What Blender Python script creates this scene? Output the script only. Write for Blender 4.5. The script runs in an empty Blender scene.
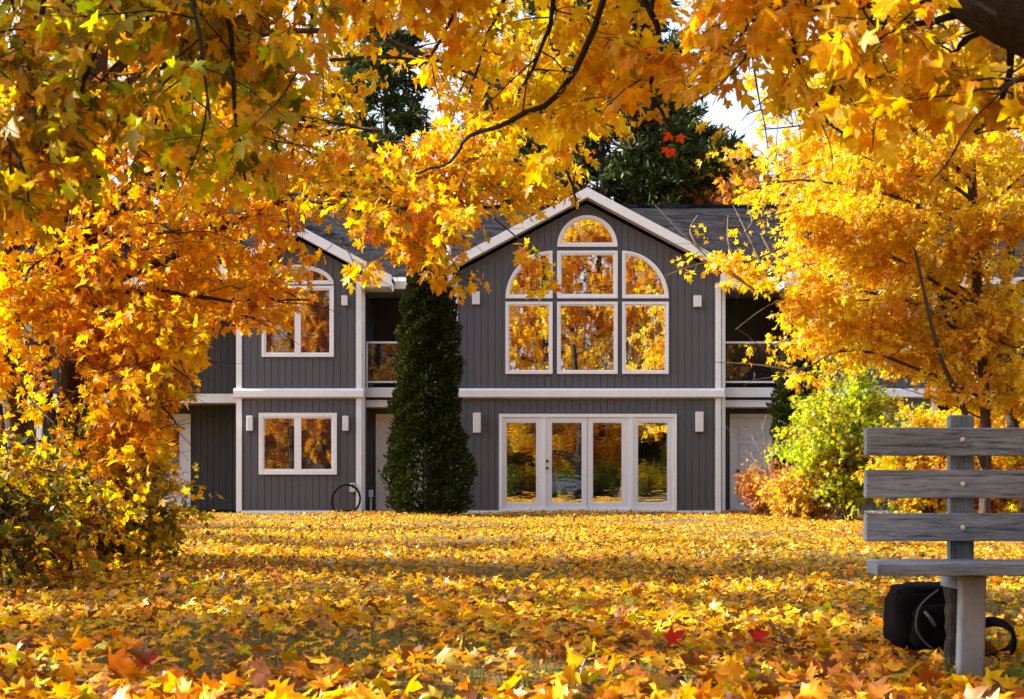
import bpy, bmesh, math, random
import numpy as np
from mathutils import Vector, Matrix

random.seed(7)
RNG = np.random.default_rng(11)
SC = bpy.context.scene
COL = SC.collection
R = math.radians

# ------------------------------------------------------------------ camera, world, sun, exposure
CAM_Z, F, CX, HY = 0.63, 1400.0, 512.0, 484.0
cam = bpy.data.cameras.new('camera')
cam.sensor_width = 36.0
cam.lens = 36.0 * F / 1024.0
cam.shift_y = (HY - 349.5) / 1024.0
cam.clip_start, cam.clip_end = 0.05, 2000
cam.dof.use_dof = True
cam.dof.focus_distance = 14.0
cam.dof.aperture_fstop = 9.0
camo = bpy.data.objects.new('camera', cam)
camo.location = (0, 0, CAM_Z)
camo.rotation_euler = (R(90), 0, 0)
COL.objects.link(camo)
SC.camera = camo

SUN_EL, SUN_AZ = 36.0, -82.0          # azimuth from +Y (away from the camera) towards +X
w = bpy.data.worlds.new('World'); SC.world = w; w.use_nodes = True
nt = w.node_tree
sky = nt.nodes.new('ShaderNodeTexSky'); sky.sky_type = 'NISHITA'; sky.sun_disc = False
sky.sun_elevation = R(SUN_EL); sky.sun_rotation = R(SUN_AZ)
sky.air_density = 1.0; sky.dust_density = 3.5; sky.ozone_density = 1.0
bg = nt.nodes['Background']; bg.inputs[1].default_value = 0.105
hz = nt.nodes.new('ShaderNodeHueSaturation')      # thin bright haze: a paler sky
hz.inputs['Saturation'].default_value = 0.62; hz.inputs['Value'].default_value = 1.15
nt.links.new(sky.outputs[0], hz.inputs['Color']); nt.links.new(hz.outputs[0], bg.inputs[0])
sun = bpy.data.lights.new('sun', 'SUN'); sun.energy = 5.0; sun.angle = R(0.5); sun.color = (1.0, 0.93, 0.82)
suno = bpy.data.objects.new('sun', sun); COL.objects.link(suno)
sd = Vector((math.sin(R(SUN_AZ)) * math.cos(R(SUN_EL)), math.cos(R(SUN_AZ)) * math.cos(R(SUN_EL)), math.sin(R(SUN_EL))))
suno.rotation_euler = sd.to_track_quat('Z', 'Y').to_euler()
suno.location = sd * 60
vs = SC.view_settings
vs.view_transform = 'Standard'; vs.look = 'None'; vs.exposure = 1.7; vs.gamma = 1.0
vs.use_curve_mapping = False
cy = SC.cycles
cy.max_bounces = 12; cy.diffuse_bounces = 9; cy.glossy_bounces = 3; cy.transmission_bounces = 9
cy.sample_clamp_indirect = 8.0
cy.caustics_reflective = False; cy.caustics_refractive = False

# ------------------------------------------------------------------ helpers
def P(px, py, Y):
    """point at depth Y seen at pixel px,py (pixel measurements turned to metres)"""
    return Vector(((px - CX) * Y / F, Y, CAM_Z + (HY - py) * Y / F))

def G(px, Y):
    return Vector(((px - CX) * Y / F, Y, 0.0))

def tag(o, label=None, cat=None, group=None, kind=None):
    if label: o['label'] = label
    if cat: o['category'] = cat
    if group: o['group'] = group
    if kind: o['kind'] = kind
    return o

def empty(name, loc=(0, 0, 0), **k):
    o = bpy.data.objects.new(name, None); COL.objects.link(o)
    o.location = loc; o.empty_display_size = 0.2
    return tag(o, **k)

def link(name, me, mat=None, parent=None):
    """world-space mesh linked under a parent (parents are only translated)"""
    o = bpy.data.objects.new(name, me); COL.objects.link(o)
    if mat: me.materials.append(mat)
    if parent is not None:
        off = Vector((0, 0, 0)); p = parent
        while p is not None:
            off += p.location; p = p.parent
        o.parent = parent
        me.transform(Matrix.Translation(-off))
    return o

class MB:
    """collects geometry; build() links it as one mesh object"""
    def __init__(s): s.v = []; s.f = []
    def add(s, vs, fs):
        b = len(s.v); s.v += [tuple(v) for v in vs]; s.f += [tuple(i + b for i in f) for f in fs]
    def box(s, x0, x1, y0, y1, z0, z1):
        s.add([(x0, y0, z0), (x1, y0, z0), (x1, y1, z0), (x0, y1, z0), (x0, y0, z1), (x1, y0, z1), (x1, y1, z1), (x0, y1, z1)],
              [(0, 3, 2, 1), (4, 5, 6, 7), (0, 1, 5, 4), (1, 2, 6, 5), (2, 3, 7, 6), (3, 0, 4, 7)])
    def prism(s, pts, y0, y1):
        """pts: outline in x,z, extruded in y"""
        n = len(pts)
        s.add([(p[0], y0, p[1]) for p in pts] + [(p[0], y1, p[1]) for p in pts],
              [tuple(range(n)), tuple(range(2 * n - 1, n - 1, -1))] + [(i, i + n, (i + 1) % n + n, (i + 1) % n) for i in range(n)])
    def ring(s, out, inn, y0, y1):
        n = len(out); V = []
        for ps, y in ((out, y0), (inn, y0), (out, y1), (inn, y1)):
            V += [(p[0], y, p[1]) for p in ps]
        Fc = []
        for i in range(n):
            j = (i + 1) % n
            Fc += [(i, j, n + j, n + i), (2 * n + i, 3 * n + i, 3 * n + j, 2 * n + j), (i, 2 * n + i, 2 * n + j, j), (n + i, n + j, 3 * n + j, 3 * n + i)]
        s.add(V, Fc)
    def tube(s, pts, rad, seg=6, cap=True):
        pts = [Vector(p) for p in pts]; n = len(pts)
        if n < 2: return
        V = []; up = Vector((0.31, 0.17, 0.94))
        for i, p in enumerate(pts):
            d = (pts[min(i + 1, n - 1)] - pts[max(i - 1, 0)])
            d = d.normalized() if d.length > 1e-9 else Vector((0, 0, 1))
            a = d.cross(up)
            if a.length < 0.1: a = d.cross(Vector((1, 0, 0)))
            a.normalize(); b = d.cross(a); r = rad[i] if hasattr(rad, '__len__') else rad
            for k in range(seg):
                t = 2 * math.pi * k / seg
                V.append(p + a * (math.cos(t) * r) + b * (math.sin(t) * r))
        Fc = []
        for i in range(n - 1):
            for k in range(seg):
                k2 = (k + 1) % seg
                Fc.append((i * seg + k, i * seg + k2, (i + 1) * seg + k2, (i + 1) * seg + k))
        if cap:
            Fc.append(tuple(range(seg - 1, -1, -1))); Fc.append(tuple((n - 1) * seg + k for k in range(seg)))
        s.add(V, Fc)
    def build(s, name, mat, parent=None, smooth=False, bevel=0):
        me = bpy.data.meshes.new(name); me.from_pydata(s.v, [], s.f); me.update()
        bm = bmesh.new(); bm.from_mesh(me); bmesh.ops.recalc_face_normals(bm, faces=bm.faces)
        bm.to_mesh(me); bm.free()
        if smooth: me.polygons.foreach_set('use_smooth', [True] * len(me.polygons))
        o = link(name, me, mat, parent)
        if bevel:
            m = o.modifiers.new('b', 'BEVEL'); m.width = bevel; m.segments = 2; m.limit_method = 'ANGLE'
        return o

def np_mesh(name, V, T, mat, parent=None, colors=None, kind=None, smooth=False):
    """triangle mesh from numpy arrays, one colour per vertex"""
    me = bpy.data.meshes.new(name); nv, ntr = len(V), len(T)
    me.vertices.add(nv); me.vertices.foreach_set('co', np.ascontiguousarray(V, dtype=np.float32).ravel())
    me.loops.add(ntr * 3); me.loops.foreach_set('vertex_index', np.ascontiguousarray(T, dtype=np.int32).ravel())
    me.polygons.add(ntr)
    me.polygons.foreach_set('loop_start', np.arange(0, ntr * 3, 3, dtype=np.int32))
    me.polygons.foreach_set('loop_total', np.full(ntr, 3, dtype=np.int32))
    if smooth: me.polygons.foreach_set('use_smooth', np.ones(ntr, dtype=bool))
    if colors is not None:
        ca = me.attributes.new('Col', 'FLOAT_COLOR', 'POINT')
        c4 = np.ones((nv, 4), dtype=np.float32); c4[:, :3] = colors
        ca.data.foreach_set('color', c4.ravel())
    me.update(calc_edges=True); me.validate()
    return link(name, me, mat, parent)

# ------------------------------------------------------------------ materials
def newmat(name):
    m = bpy.data.materials.new(name); m.use_nodes = True
    n = m.node_tree; b = n.nodes['Principled BSDF']
    return m, n, b

def mixrgb(n, fac, a, b, blend='MIX'):
    x = n.nodes.new('ShaderNodeMix'); x.data_type = 'RGBA'; x.blend_type = blend
    for sock, val in ((x.inputs[0], fac), (x.inputs[6], a), (x.inputs[7], b)):
        if isinstance(val, (int, float)): sock.default_value = val
        elif isinstance(val, tuple): sock.default_value = val if len(val) == 4 else (*val, 1)
        else: n.links.new(val, sock)
    return x.outputs[2]

def noise(n, scale, detail=4, rough=0.55, vec=None, dist=0.0):
    x = n.nodes.new('ShaderNodeTexNoise'); x.inputs['Scale'].default_value = scale
    x.inputs['Detail'].default_value = detail; x.inputs['Roughness'].default_value = rough
    x.inputs['Distortion'].default_value = dist
    if vec is not None: n.links.new(vec, x.inputs['Vector'])
    return x.outputs['Fac']

def ramp(n, fac, *stops):
    x = n.nodes.new('ShaderNodeValToRGB'); e = x.color_ramp.elements
    while len(e) < len(stops): e.new(0.5)
    for el, (p, c) in zip(e, stops):
        el.position = p; el.color = c if len(c) == 4 else (*c, 1)
    n.links.new(fac, x.inputs[0]); return x.outputs[0]

def coords(n, scale=(1, 1, 1), kind='Object', rot=(0, 0, 0)):
    t = n.nodes.new('ShaderNodeTexCoord'); m = n.nodes.new('ShaderNodeMapping')
    m.inputs['Scale'].default_value = scale; m.inputs['Rotation'].default_value = rot
    n.links.new(t.outputs[kind], m.inputs[0]); return m.outputs[0]

def bump(n, b, h, strength=0.3, dist=0.01):
    x = n.nodes.new('ShaderNodeBump'); x.inputs['Strength'].default_value = strength; x.inputs['Distance'].default_value = dist
    n.links.new(h, x.inputs['Height']); n.links.new(x.outputs[0], b.inputs['Normal'])

def mat_paint(name, col, var=0.12, rough=0.55, scale=3.0, stretch=(1, 1, 1)):
    m, n, b = newmat(name)
    f = noise(n, scale, 6, 0.6, coords(n, stretch))
    c = ramp(n, f, (0.25, tuple(x * (1 - var) for x in col)), (0.75, tuple(min(1, x * (1 + var)) for x in col)))
    f2 = noise(n, scale * 14, 3, 0.6, coords(n, stretch))
    c2 = mixrgb(n, 0.15, c, ramp(n, f2, (0.3, tuple(x * 0.6 for x in col)), (0.7, tuple(min(1, x * 1.3) for x in col))))
    n.links.new(c2, b.inputs['Base Color']); b.inputs['Roughness'].default_value = rough
    bump(n, b, f2, 0.12, 0.004)
    return m

def mat_leaf(name, trans=0.5, gloss=0.03, sat=1.12):
    m, n, b = newmat(name); n.nodes.remove(b)
    out = n.nodes['Material Output']
    at = n.nodes.new('ShaderNodeAttribute'); at.attribute_name = 'Col'
    nz = noise(n, 30.0, 3, 0.6, coords(n))
    c = mixrgb(n, 1.0, at.outputs['Color'], ramp(n, nz, (0.3, (0.72, 0.68, 0.66)), (0.65, (1.08, 1.08, 1.0))), 'MULTIPLY')
    hs = n.nodes.new('ShaderNodeHueSaturation'); hs.inputs['Saturation'].default_value = sat; hs.inputs['Value'].default_value = 1.15
    n.links.new(c, hs.inputs['Color'])
    d = n.nodes.new('ShaderNodeBsdfDiffuse'); n.links.new(c, d.inputs[0])
    t = n.nodes.new('ShaderNodeBsdfTranslucent'); n.links.new(hs.outputs[0], t.inputs[0])
    mx = n.nodes.new('ShaderNodeMixShader'); mx.inputs[0].default_value = trans
    n.links.new(d.outputs[0], mx.inputs[1]); n.links.new(t.outputs[0], mx.inputs[2])
    g = n.nodes.new('ShaderNodeBsdfGlossy'); g.inputs['Roughness'].default_value = 0.42; g.inputs[0].default_value = (1, 1, 1, 1)
    m2 = n.nodes.new('ShaderNodeMixShader'); m2.inputs[0].default_value = gloss
    n.links.new(mx.outputs[0], m2.inputs[1]); n.links.new(g.outputs[0], m2.inputs[2])
    n.links.new(m2.outputs[0], out.inputs[0])
    return m

def mat_bark(name, a, b_, scale=14):
    m, n, b = newmat(name)
    v = coords(n, (1, 1, 0.18))
    f = noise(n, scale, 8, 0.7, v, 0.6)
    n.links.new(ramp(n, f, (0.3, a), (0.7, b_)), b.inputs['Base Color'])
    b.inputs['Roughness'].default_value = 0.95; bump(n, b, f, 1.0, 0.06)
    return m

def mat_wood(name, dark, light, axis=(0.6, 14, 14)):
    m, n, b = newmat(name)
    f = noise(n, 4.0, 8, 0.65, coords(n, axis), 1.2)
    f2 = noise(n, 22.0, 6, 0.7, coords(n, axis), 0.4)
    f3 = noise(n, 2.2, 3, 0.5, coords(n, (1, 1.6, 1.6)))
    c = ramp(n, f, (0.32, dark), (0.68, light))
    c = mixrgb(n, 0.45, c, ramp(n, f2, (0.36, tuple(x * 0.45 for x in dark)), (0.6, light)))
    c = mixrgb(n, 1.0, c, ramp(n, f3, (0.3, (0.5, 0.52, 0.55)), (0.7, (1.2, 1.2, 1.2))), 'MULTIPLY')
    n.links.new(c, b.inputs['Base Color']); b.inputs['Roughness'].default_value = 0.8
    cr = noise(n, 3.0, 10, 0.8, coords(n, tuple(x * 1.7 for x in axis)), 2.0)
    c = mixrgb(n, 1.0, c, ramp(n, cr, (0.40, (0.25, 0.25, 0.25)), (0.445, (1, 1, 1))), 'MULTIPLY')
    n.links.new(c, b.inputs['Base Color'])
    bump(n, b, mixrgb(n, 0.5, f2, ramp(n, cr, (0.40, (0, 0, 0)), (0.445, (1, 1, 1)))), 0.8, 0.008)
    return m

def mat_shingle(name):
    m, n, b = newmat(name)
    br = n.nodes.new('ShaderNodeTexBrick'); n.links.new(coords(n, (1, 1, 1), 'UV'), br.inputs[0])
    br.inputs['Scale'].default_value = 1.0; br.inputs['Brick Width'].default_value = 0.32; br.inputs['Row Height'].default_value = 0.14
    br.inputs['Mortar Size'].default_value = 0.012; br.inputs['Mortar Smooth'].default_value = 0.1; br.inputs['Bias'].default_value = 0.0
    br.inputs['Color1'].default_value = (0.005, 0.005, 0.0065, 1); br.inputs['Color2'].default_value = (0.032, 0.032, 0.039, 1)
    br.inputs['Mortar'].default_value = (0.015, 0.015, 0.017, 1)
    c = mixrgb(n, 0.25, br.outputs[0], ramp(n, noise(n, 35, 4, 0.7, coords(n)), (0.3, (0.004, 0.004, 0.005)), (0.7, (0.022, 0.022, 0.026))))
    n.links.new(c, b.inputs['Base Color']); b.inputs['Roughness'].default_value = 0.95; b.inputs['Specular IOR Level'].default_value = 0.03
    bump(n, b, br.outputs[1], -0.6, 0.02)
    return m

def mat_glass(name, wav=0.02, refl=0.62, tint=(0.95, 0.97, 0.96)):
    m, n, b = newmat(name); n.nodes.remove(b); out = n.nodes['Material Output']
    f = noise(n, 1.6, 2, 0.5, coords(n, (1, 1, 2.2)))
    f2 = noise(n, 6.0, 2, 0.5, coords(n, (0.6, 1, 2.6)))
    h = mixrgb(n, 0.25, f, f2)
    bp = n.nodes.new('ShaderNodeBump'); bp.inputs['Strength'].default_value = wav; bp.inputs['Distance'].default_value = 0.15
    n.links.new(h, bp.inputs['Height'])
    g = n.nodes.new('ShaderNodeBsdfGlossy'); g.inputs['Roughness'].default_value = 0.0; g.inputs[0].default_value = (*tint, 1)
    n.links.new(bp.outputs[0], g.inputs['Normal'])
    d = n.nodes.new('ShaderNodeBsdfDiffuse'); d.inputs[0].default_value = (0.018, 0.018, 0.02, 1)
    mx = n.nodes.new('ShaderNodeMixShader'); mx.inputs[0].default_value = refl
    n.links.new(d.outputs[0], mx.inputs[1]); n.links.new(g.outputs[0], mx.inputs[2]); n.links.new(mx.outputs[0], out.inputs[0])
    return m

M = dict(
    siding=mat_paint('siding_paint', (0.082, 0.083, 0.100), 0.14, 0.6, 1.2, (1, 1, 0.2)),
    siding_shaded=mat_paint('shaded_siding_paint', (0.034, 0.034, 0.037), 0.14, 0.6, 1.2, (1, 1, 0.2)),  # same grey siding, with the shade of porch and balcony recesses painted in
    trim=mat_paint('white_trim_paint', (0.83, 0.86, 0.92), 0.06, 0.5, 2.0),
    lamp=mat_paint('lamp_housing_paint', (0.74, 0.74, 0.78), 0.05, 0.4, 5.0),
    soffit=mat_paint('soffit_paint', (0.62, 0.55, 0.5), 0.08, 0.6, 3.0),
    door=mat_paint('door_paint', (0.74, 0.78, 0.87), 0.04, 0.45, 2.0),
    shingle=mat_shingle('roof_shingles'),
    glass=mat_glass('window_glass', 0.004, 0.7),
    glass_door=mat_glass('door_glass', 0.010, 0.85),
    glass_dim=mat_glass('dim_window_glass', 0.005, 0.22),
    glass_dark=mat_glass('unlit_glass', 0.004, 0.07),
    metal=mat_paint('dark_hardware', (0.05, 0.045, 0.04), 0.2, 0.35, 20),
    steel=mat_paint('bolt_steel', (0.62, 0.62, 0.64), 0.1, 0.3, 40),
    wood=mat_wood('weathered_bench_wood', (0.11, 0.165, 0.25), (0.38, 0.50, 0.68)),
    wood_up=mat_wood('weathered_post_wood', (0.10, 0.15, 0.22), (0.32, 0.42, 0.56), (14, 14, 0.6)),
    concrete=mat_paint('concrete', (0.25, 0.295, 0.365), 0.3, 0.9, 9.0),
    bag=mat_paint('black_nylon', (0.005, 0.005, 0.006), 0.4, 0.95, 30),
    bag2=mat_paint('black_webbing', (0.006, 0.006, 0.007), 0.3, 0.9, 40),
    cord=mat_paint('grey_cord', (0.07, 0.07, 0.075), 0.1, 0.5, 40),
    rubber=mat_paint('black_rubber', (0.015, 0.015, 0.015), 0.2, 0.4, 30),
    bark=mat_bark('maple_bark', (0.018, 0.013, 0.010), (0.10, 0.068, 0.046)),
    bark_dark=mat_bark('dark_wet_bark', (0.009, 0.007, 0.006), (0.038, 0.028, 0.022)),
    bark_pale=mat_bark('pale_bark', (0.12, 0.085, 0.06), (0.36, 0.28, 0.2)),
    leaf=mat_leaf('maple_leaf', 0.66, 0.015),
    litter=mat_leaf('fallen_leaf', 0.35, 0.025),
    needle=mat_leaf('needles', 0.15, 0.02, 1.0),
    blade=mat_leaf('grass_blade', 0.4, 0.03, 1.0),
)
for k_ in ('bag', 'bag2', 'rubber'): M[k_].node_tree.nodes['Principled BSDF'].inputs['Specular IOR Level'].default_value = 0.06
m, n, b = newmat('rough_stump_bark')
f = noise(n, 30, 8, 0.75, coords(n, (1, 1, 0.5)))
n.links.new(ramp(n, f, (0.38, (0.012, 0.011, 0.011)), (0.6, (0.07, 0.055, 0.045)), (0.78, (0.3, 0.26, 0.22))), b.inputs['Base Color'])
b.inputs['Roughness'].default_value = 0.95; bump(n, b, f, 1.0, 0.03); M['rough'] = m

m, n, b = newmat('leafy_lawn')
v = coords(n)
f1 = noise(n, 0.55, 5, 0.6, v); f2 = noise(n, 9, 6, 0.7, v); f3 = noise(n, 45, 4, 0.7, v)
c = ramp(n, f2, (0.3, (0.03, 0.04, 0.008)), (0.48, (0.08, 0.05, 0.012)), (0.6, (0.2, 0.095, 0.012)), (0.75, (0.34, 0.17, 0.015)))
c = mixrgb(n, ramp(n, f1, (0.4, (0, 0, 0)), (0.7, (0.6, 0.6, 0.6))), c, (0.045, 0.065, 0.01, 1))
c = mixrgb(n, 0.5, c, ramp(n, f3, (0.3, (0.02, 0.013, 0.007)), (0.7, (0.25, 0.12, 0.015))))
n.links.new(c, b.inputs['Base Color']); b.inputs['Roughness'].default_value = 0.95
bump(n, b, f3, 0.8, 0.03); M['ground'] = m

# ------------------------------------------------------------------ ground (one sheet to the horizon)
mb = MB()
xs = [-900, -300, -100, -40] + list(np.linspace(-24, 24, 49)) + [40, 100, 300, 900]
ys = [-900, -300, -100, -40] + list(np.linspace(-20, 60, 81)) + [100, 300, 900]
def ground_z(x, y):
    a = 0.02 * math.sin(x * 1.3 + y * 0.4) + 0.018 * math.sin(y * 1.1 - x * 0.5 + 1.0)
    return a - 0.02 if abs(x) < 24 and -20 < y < 60 else -0.02
V = [(x, y, ground_z(x, y)) for y in ys for x in xs]; nx = len(xs)
Fc = [(j * nx + i, j * nx + i + 1, (j + 1) * nx + i + 1, (j + 1) * nx + i) for j in range(len(ys) - 1) for i in range(nx - 1)]
mb.add(V, Fc)
tag(mb.build('ground', M['ground'], smooth=True), kind='structure')

# ------------------------------------------------------------------ the house
S = 30.4 / F
def X(px, Y=30.4): return (px - CX) * Y / F
def Z(py, Y=30.4): return CAM_Z + (HY - py) * Y / F
Y0 = 30.4
house = empty('house', (1.6, 30.4, 0), label='two storey grey house with white trim, gabled fronts and tall arched windows', cat='house')

def siding(name, pts_top, x0, x1, z0, y, mat, parent, pitch=0.152, gap=0.013, depth=0.016, back=0.12):
    """vertical boards with real grooves; pts_top(x) gives the top of the wall at x"""
    mb = MB(); x = x0
    n = max(1, round((x1 - x0) / pitch)); p = (x1 - x0) / n
    apex = [a for a in pts_top.breaks if x0 < a < x1] if hasattr(pts_top, 'breaks') else []
    for i in range(n):
        a, c = x0 + i * p + gap / 2, x0 + (i + 1) * p - gap / 2
        mid = [q for q in apex if a < q < c]
        top = [(c, pts_top(c))] + [(q, pts_top(q)) for q in mid] + [(a, pts_top(a))]
        mb.prism([(a, z0), (c, z0)] + top, y, y + depth + 0.01)
    top = [(x1, pts_top(x1))] + [(q, pts_top(q)) for q in apex] + [(x0, pts_top(x0))]
    mb.prism([(x0, z0), (x1, z0)] + top, y + depth, y + depth + back)
    return mb.build(name, mat, parent)

def gable(cx, apex, slope, off):
    f = lambda x: apex - off - slope * abs(x - cx)
    f.breaks = [cx]; return f
def flat(z):
    f = lambda x: z
    f.breaks = []; return f

def inset(pts, d):
    """offset a convex counter-clockwise outline inward"""
    n = len(pts); out = []
    for i in range(n):
        p0, p1, p2 = [np.array(pts[(i + k) % n], float) for k in (-1, 0, 1)]
        d1 = p1 - p0; d2 = p2 - p1
        d1 /= np.linalg.norm(d1); d2 /= np.linalg.norm(d2)
        n1 = np.array([-d1[1], d1[0]]); n2 = np.array([-d2[1], d2[0]])
        k = (n1 + n2); den = max(0.25, 1 + float(n1 @ n2))
        out.append(tuple(p1 + k * d / den))
    return out

def window(outline, y, parent, glass, fw=0.075, name='window', mull=()):
    """casing, inner sash and a pane behind them; outline counter-clockwise in x,z"""
    mb = MB(); i1 = inset(outline, fw); i2 = inset(outline, fw + 0.035)
    mb.ring(outline, i1, y - 0.05, y + 0.03)
    mb.ring(i1, i2, y - 0.028, y + 0.03)
    zs = [p[1] for p in i2]
    for mx, mw in mull:
        mb.box(mx - mw / 2, mx + mw / 2, y - 0.043, y + 0.03, min(zs) - 0.01, max(p[1] for p in i2) + 0.01)
    o = mb.build(name, M['trim'], parent)
    pb = MB()
    xsn = sorted([min(p[0] for p in i1)] + [q for mx, mw in mull for q in (mx,)] + [max(p[0] for p in i1)])
    pb.prism(inset(outline, fw + 0.02), y - 0.012, y + 0.0)
    pb.build('pane', glass, o)
    return o

def rect(x0, x1, z0, z1): return [(x0, z0), (x1, z0), (x1, z1), (x0, z1)]

def lamp(px, py0, py1, y, w=0.16):
    x = X(px); z0, z1 = Z(py1), Z(py0)
    mb = MB(); mb.box(x - w / 2, x + w / 2, y - 0.12, y - 0.012, z0, z1)
    o = mb.build('wall_lamp', M['lamp'], house, bevel=0.012)
    mb = MB(); mb.box(x - w / 2 + 0.02, x + w / 2 - 0.02, y - 0.012, y + 0.005, z0 + 0.03, z1 - 0.03)
    mb.build('back_plate', M['metal'], o)

# --- main block
MX, MH, MA, MS = X(586.5), 2.9, 6.99, 0.53
xl, xr = MX - MH, MX + MH
siding('wall', gable(MX, MA, MS, 0.27), xl, xr, Z(393), Y0, M['siding'], house)
siding('wall', flat(Z(392.9)), xl, xr, 0.05, Y0 + 0.004, M['siding'], house)
mb = MB(); mb.box(xl + 0.02, xr - 0.02, Y0 + 0.15, 39.5, 0.0, 5.0); mb.build('inner_wall', M['siding'], house)
mb = MB(); mb.box(xl - 0.01, xr + 0.01, Y0 - 0.03, Y0 + 0.05, -0.02, 0.055); mb.build('base_board', M['trim'], house)

def gable_roof(cx, half, apex, slope, yf, yb, fasc=0.21):
    """two roof planes with a white rake board in front and a soffit under the overhang"""
    t = 0.07
    mb = MB(); uv = []
    e = half
    for s in (-1, 1):
        pts = [(cx, apex), (cx + s * e, apex - slope * e), (cx + s * e, apex - slope * e - t), (cx, apex - t)]
        mb.prism(pts, yf + 0.035, yb)
    ro = mb.build('roof', M['shingle'], house); box_uv(ro)
    mb = MB()
    for s in (-1, 1):
        a = apex + 0.012; x2 = cx + s * (e + 0.012)
        mb.prism([(cx, a), (x2, a - slope * (e + .012)), (x2, a - slope * (e + .012) - fasc), (cx, a - fasc)], yf, yf + 0.032)
    mb.build('rake_board', M['trim'], ro)
    mb = MB()
    for s in (-1, 1):
        a = apex - fasc + 0.05; e2 = e
        mb.prism([(cx, a), (cx + s * e2, a - slope * e2), (cx + s * e2, a - slope * e2 - 0.03), (cx, a - 0.03)], yf + 0.036, Y0 - 0.003)
    mb.build('soffit', M['soffit'], ro)
    return ro

def box_uv(o):
    me = o.data
    uvl = me.uv_layers.new(name='UVMap')
    for p in me.polygons:
        nrm = p.normal
        for li in p.loop_indices:
            c = me.vertices[me.loops[li].vertex_index].co
            if abs(nrm.x) > abs(nrm.y) and abs(nrm.z) > 0.2: u = (c.y, math.hypot(c.x, c.z) if False else c.x / max(0.3, abs(nrm.z)))
            else: u = (c.x, c.y / max(0.3, abs(nrm.z)))
            uvl.data[li].uv = u

mr = gable_roof(MX, MH + 0.52, MA, MS, 30.05, 36.0)
# boxed eave ends
for s in (-1, 1):
    mb = MB(); xa = MX + s * (MH - 0.0); xb = MX + s * (MH + 0.5)
    zt = MA - MS * (MH + 0.5) - 0.03
    mb.box(min(xa, xb), max(xa, xb), 30.09, 31.0, zt - 0.26, zt + 0.02)
    mb.build('eave_box', M['trim'], house)
# corner boards, band
for s in (-1, 1):
    x = MX + s * (MH - 0.045); mb = MB()
    mb.box(x - 0.06, x + 0.06, Y0 - 0.025, Y0 + 0.1, 0.055, Z(283)); mb.build('corner_board', M['trim'], house)
def band(x0, x1, y):
    mb = MB(); za, zb = Z(398.5), Z(388.5)
    mb.add([(x0, y - 0.02, za), (x1, y - 0.02, za), (x1, y - 0.11, za + 0.03), (x0, y - 0.11, za + 0.03), (x1, y - 0.11, zb - 0.05), (x0, y - 0.11, zb - 0.05), (x1, y - 0.03, zb), (x0, y - 0.03, zb), (x0, y + 0.02, za), (x1, y + 0.02, za), (x1, y + 0.02, zb), (x0, y + 0.02, zb)],
           [(0, 1, 2, 3), (3, 2, 4, 5), (5, 4, 6, 7), (7, 6, 10, 11), (8, 9, 1, 0), (11, 10, 9, 8), (0, 3, 5, 7, 11, 8), (1, 9, 10, 6, 4, 2)])
    mb.build('band_board', M['trim'], house)
band(xl - 0.06, xr + 0.08, Y0)
# main windows
def arcpts(cx, cz, rx, rz, a0, a1, n=20):
    return [(cx + rx * math.cos(R(a0 + (a1 - a0) * i / n)), cz + rz * math.sin(R(a0 + (a1 - a0) * i / n))) for i in range(n + 1)]
wx = [X(p) for p in (505.5, 552.5, 557, 617.5, 622, 668.5)]
zA, zB, zC, zD, zE, zF = Z(247), Z(215.5), Z(251), Z(298.5), Z(302), Z(374)
c2 = (wx[2] + wx[3]) / 2
window(arcpts(c2, zA, (wx[3] - wx[2]) / 2, zB - zA, 0, 180), Y0, house, M['glass'], 0.06)
window(rect(wx[2], wx[3], zD, zC), Y0, house, M['glass'], 0.06)
for a, c in ((0, 1), (2, 3), (4, 5)): window(rect(wx[a], wx[c], zF, zE), Y0, house, M['glass'], 0.05)
q = arcpts(wx[1], zD, wx[1] - wx[0], zC - zD, 90, 180, 16)
window(q + [(wx[1], zD)], Y0, house, M['glass'], 0.05)
q = arcpts(wx[4], zD, wx[5] - wx[4], zC - zD, 0, 90, 16)
window([(wx[4], zD)] + q, Y0, house, M['glass'], 0.05)
# french doors: frame, four leaves each with glass
fx0, fx1, fz = X(499), X(676.5), Z(414)
mb = MB(); fr = rect(fx0, fx1, 0.03, fz); mb.ring(fr, inset(fr, 0.07), Y0 - 0.06, Y0 + 0.03)
edges = [X(p) for p in (543.7, 587.3, 631)]
for e in (edges[0], edges[2]): mb.box(e - 0.04, e + 0.04, Y0 - 0.055, Y0 + 0.03, 0.1, fz - 0.07)
df = mb.build('door_frame', M['trim'], house)
bx = [fx0 + 0.07, edges[0] - 0.04, edges[0] + 0.04, edges[1] - 0.006, edges[1] + 0.006, edges[2] - 0.04, edges[2] + 0.04, fx1 - 0.07]
gl = [(505.8, 537), (551, 582.5), (592, 622.5), (637, 668)]
for i in range(4):
    a, c = bx[2 * i], bx[2 * i + 1]; g0, g1 = X(gl[i][0]), X(gl[i][1])
    o4 = rect(a, c, 0.1, fz - 0.071); g4 = rect(g0, g1, Z(503), Z(422))
    mb = MB(); mb.ring(o4, g4, Y0 - 0.035, Y0 + 0.02)
    b4 = rect(g0 + 0.0, g1, Z(503), Z(422)); mb.ring(b4, inset(b4, 0.02), Y0 - 0.028, Y0 + 0.02)
    d = mb.build('glazed_door', M['door'], house)
    mb = MB(); mb.prism(inset(b4, 0.01), Y0 - 0.01, Y0); mb.build('pane', M['glass_door'], d)
    if i == 1:
        for pz in (461, 468):
            mb = MB(); mb.tube([(X(547.2), Y0 - 0.034, Z(pz)), (X(547.2), Y0 - 0.085, Z(pz))], [0.033, 0.028], 12); mb.build('handle', M['metal'], d)
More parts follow.
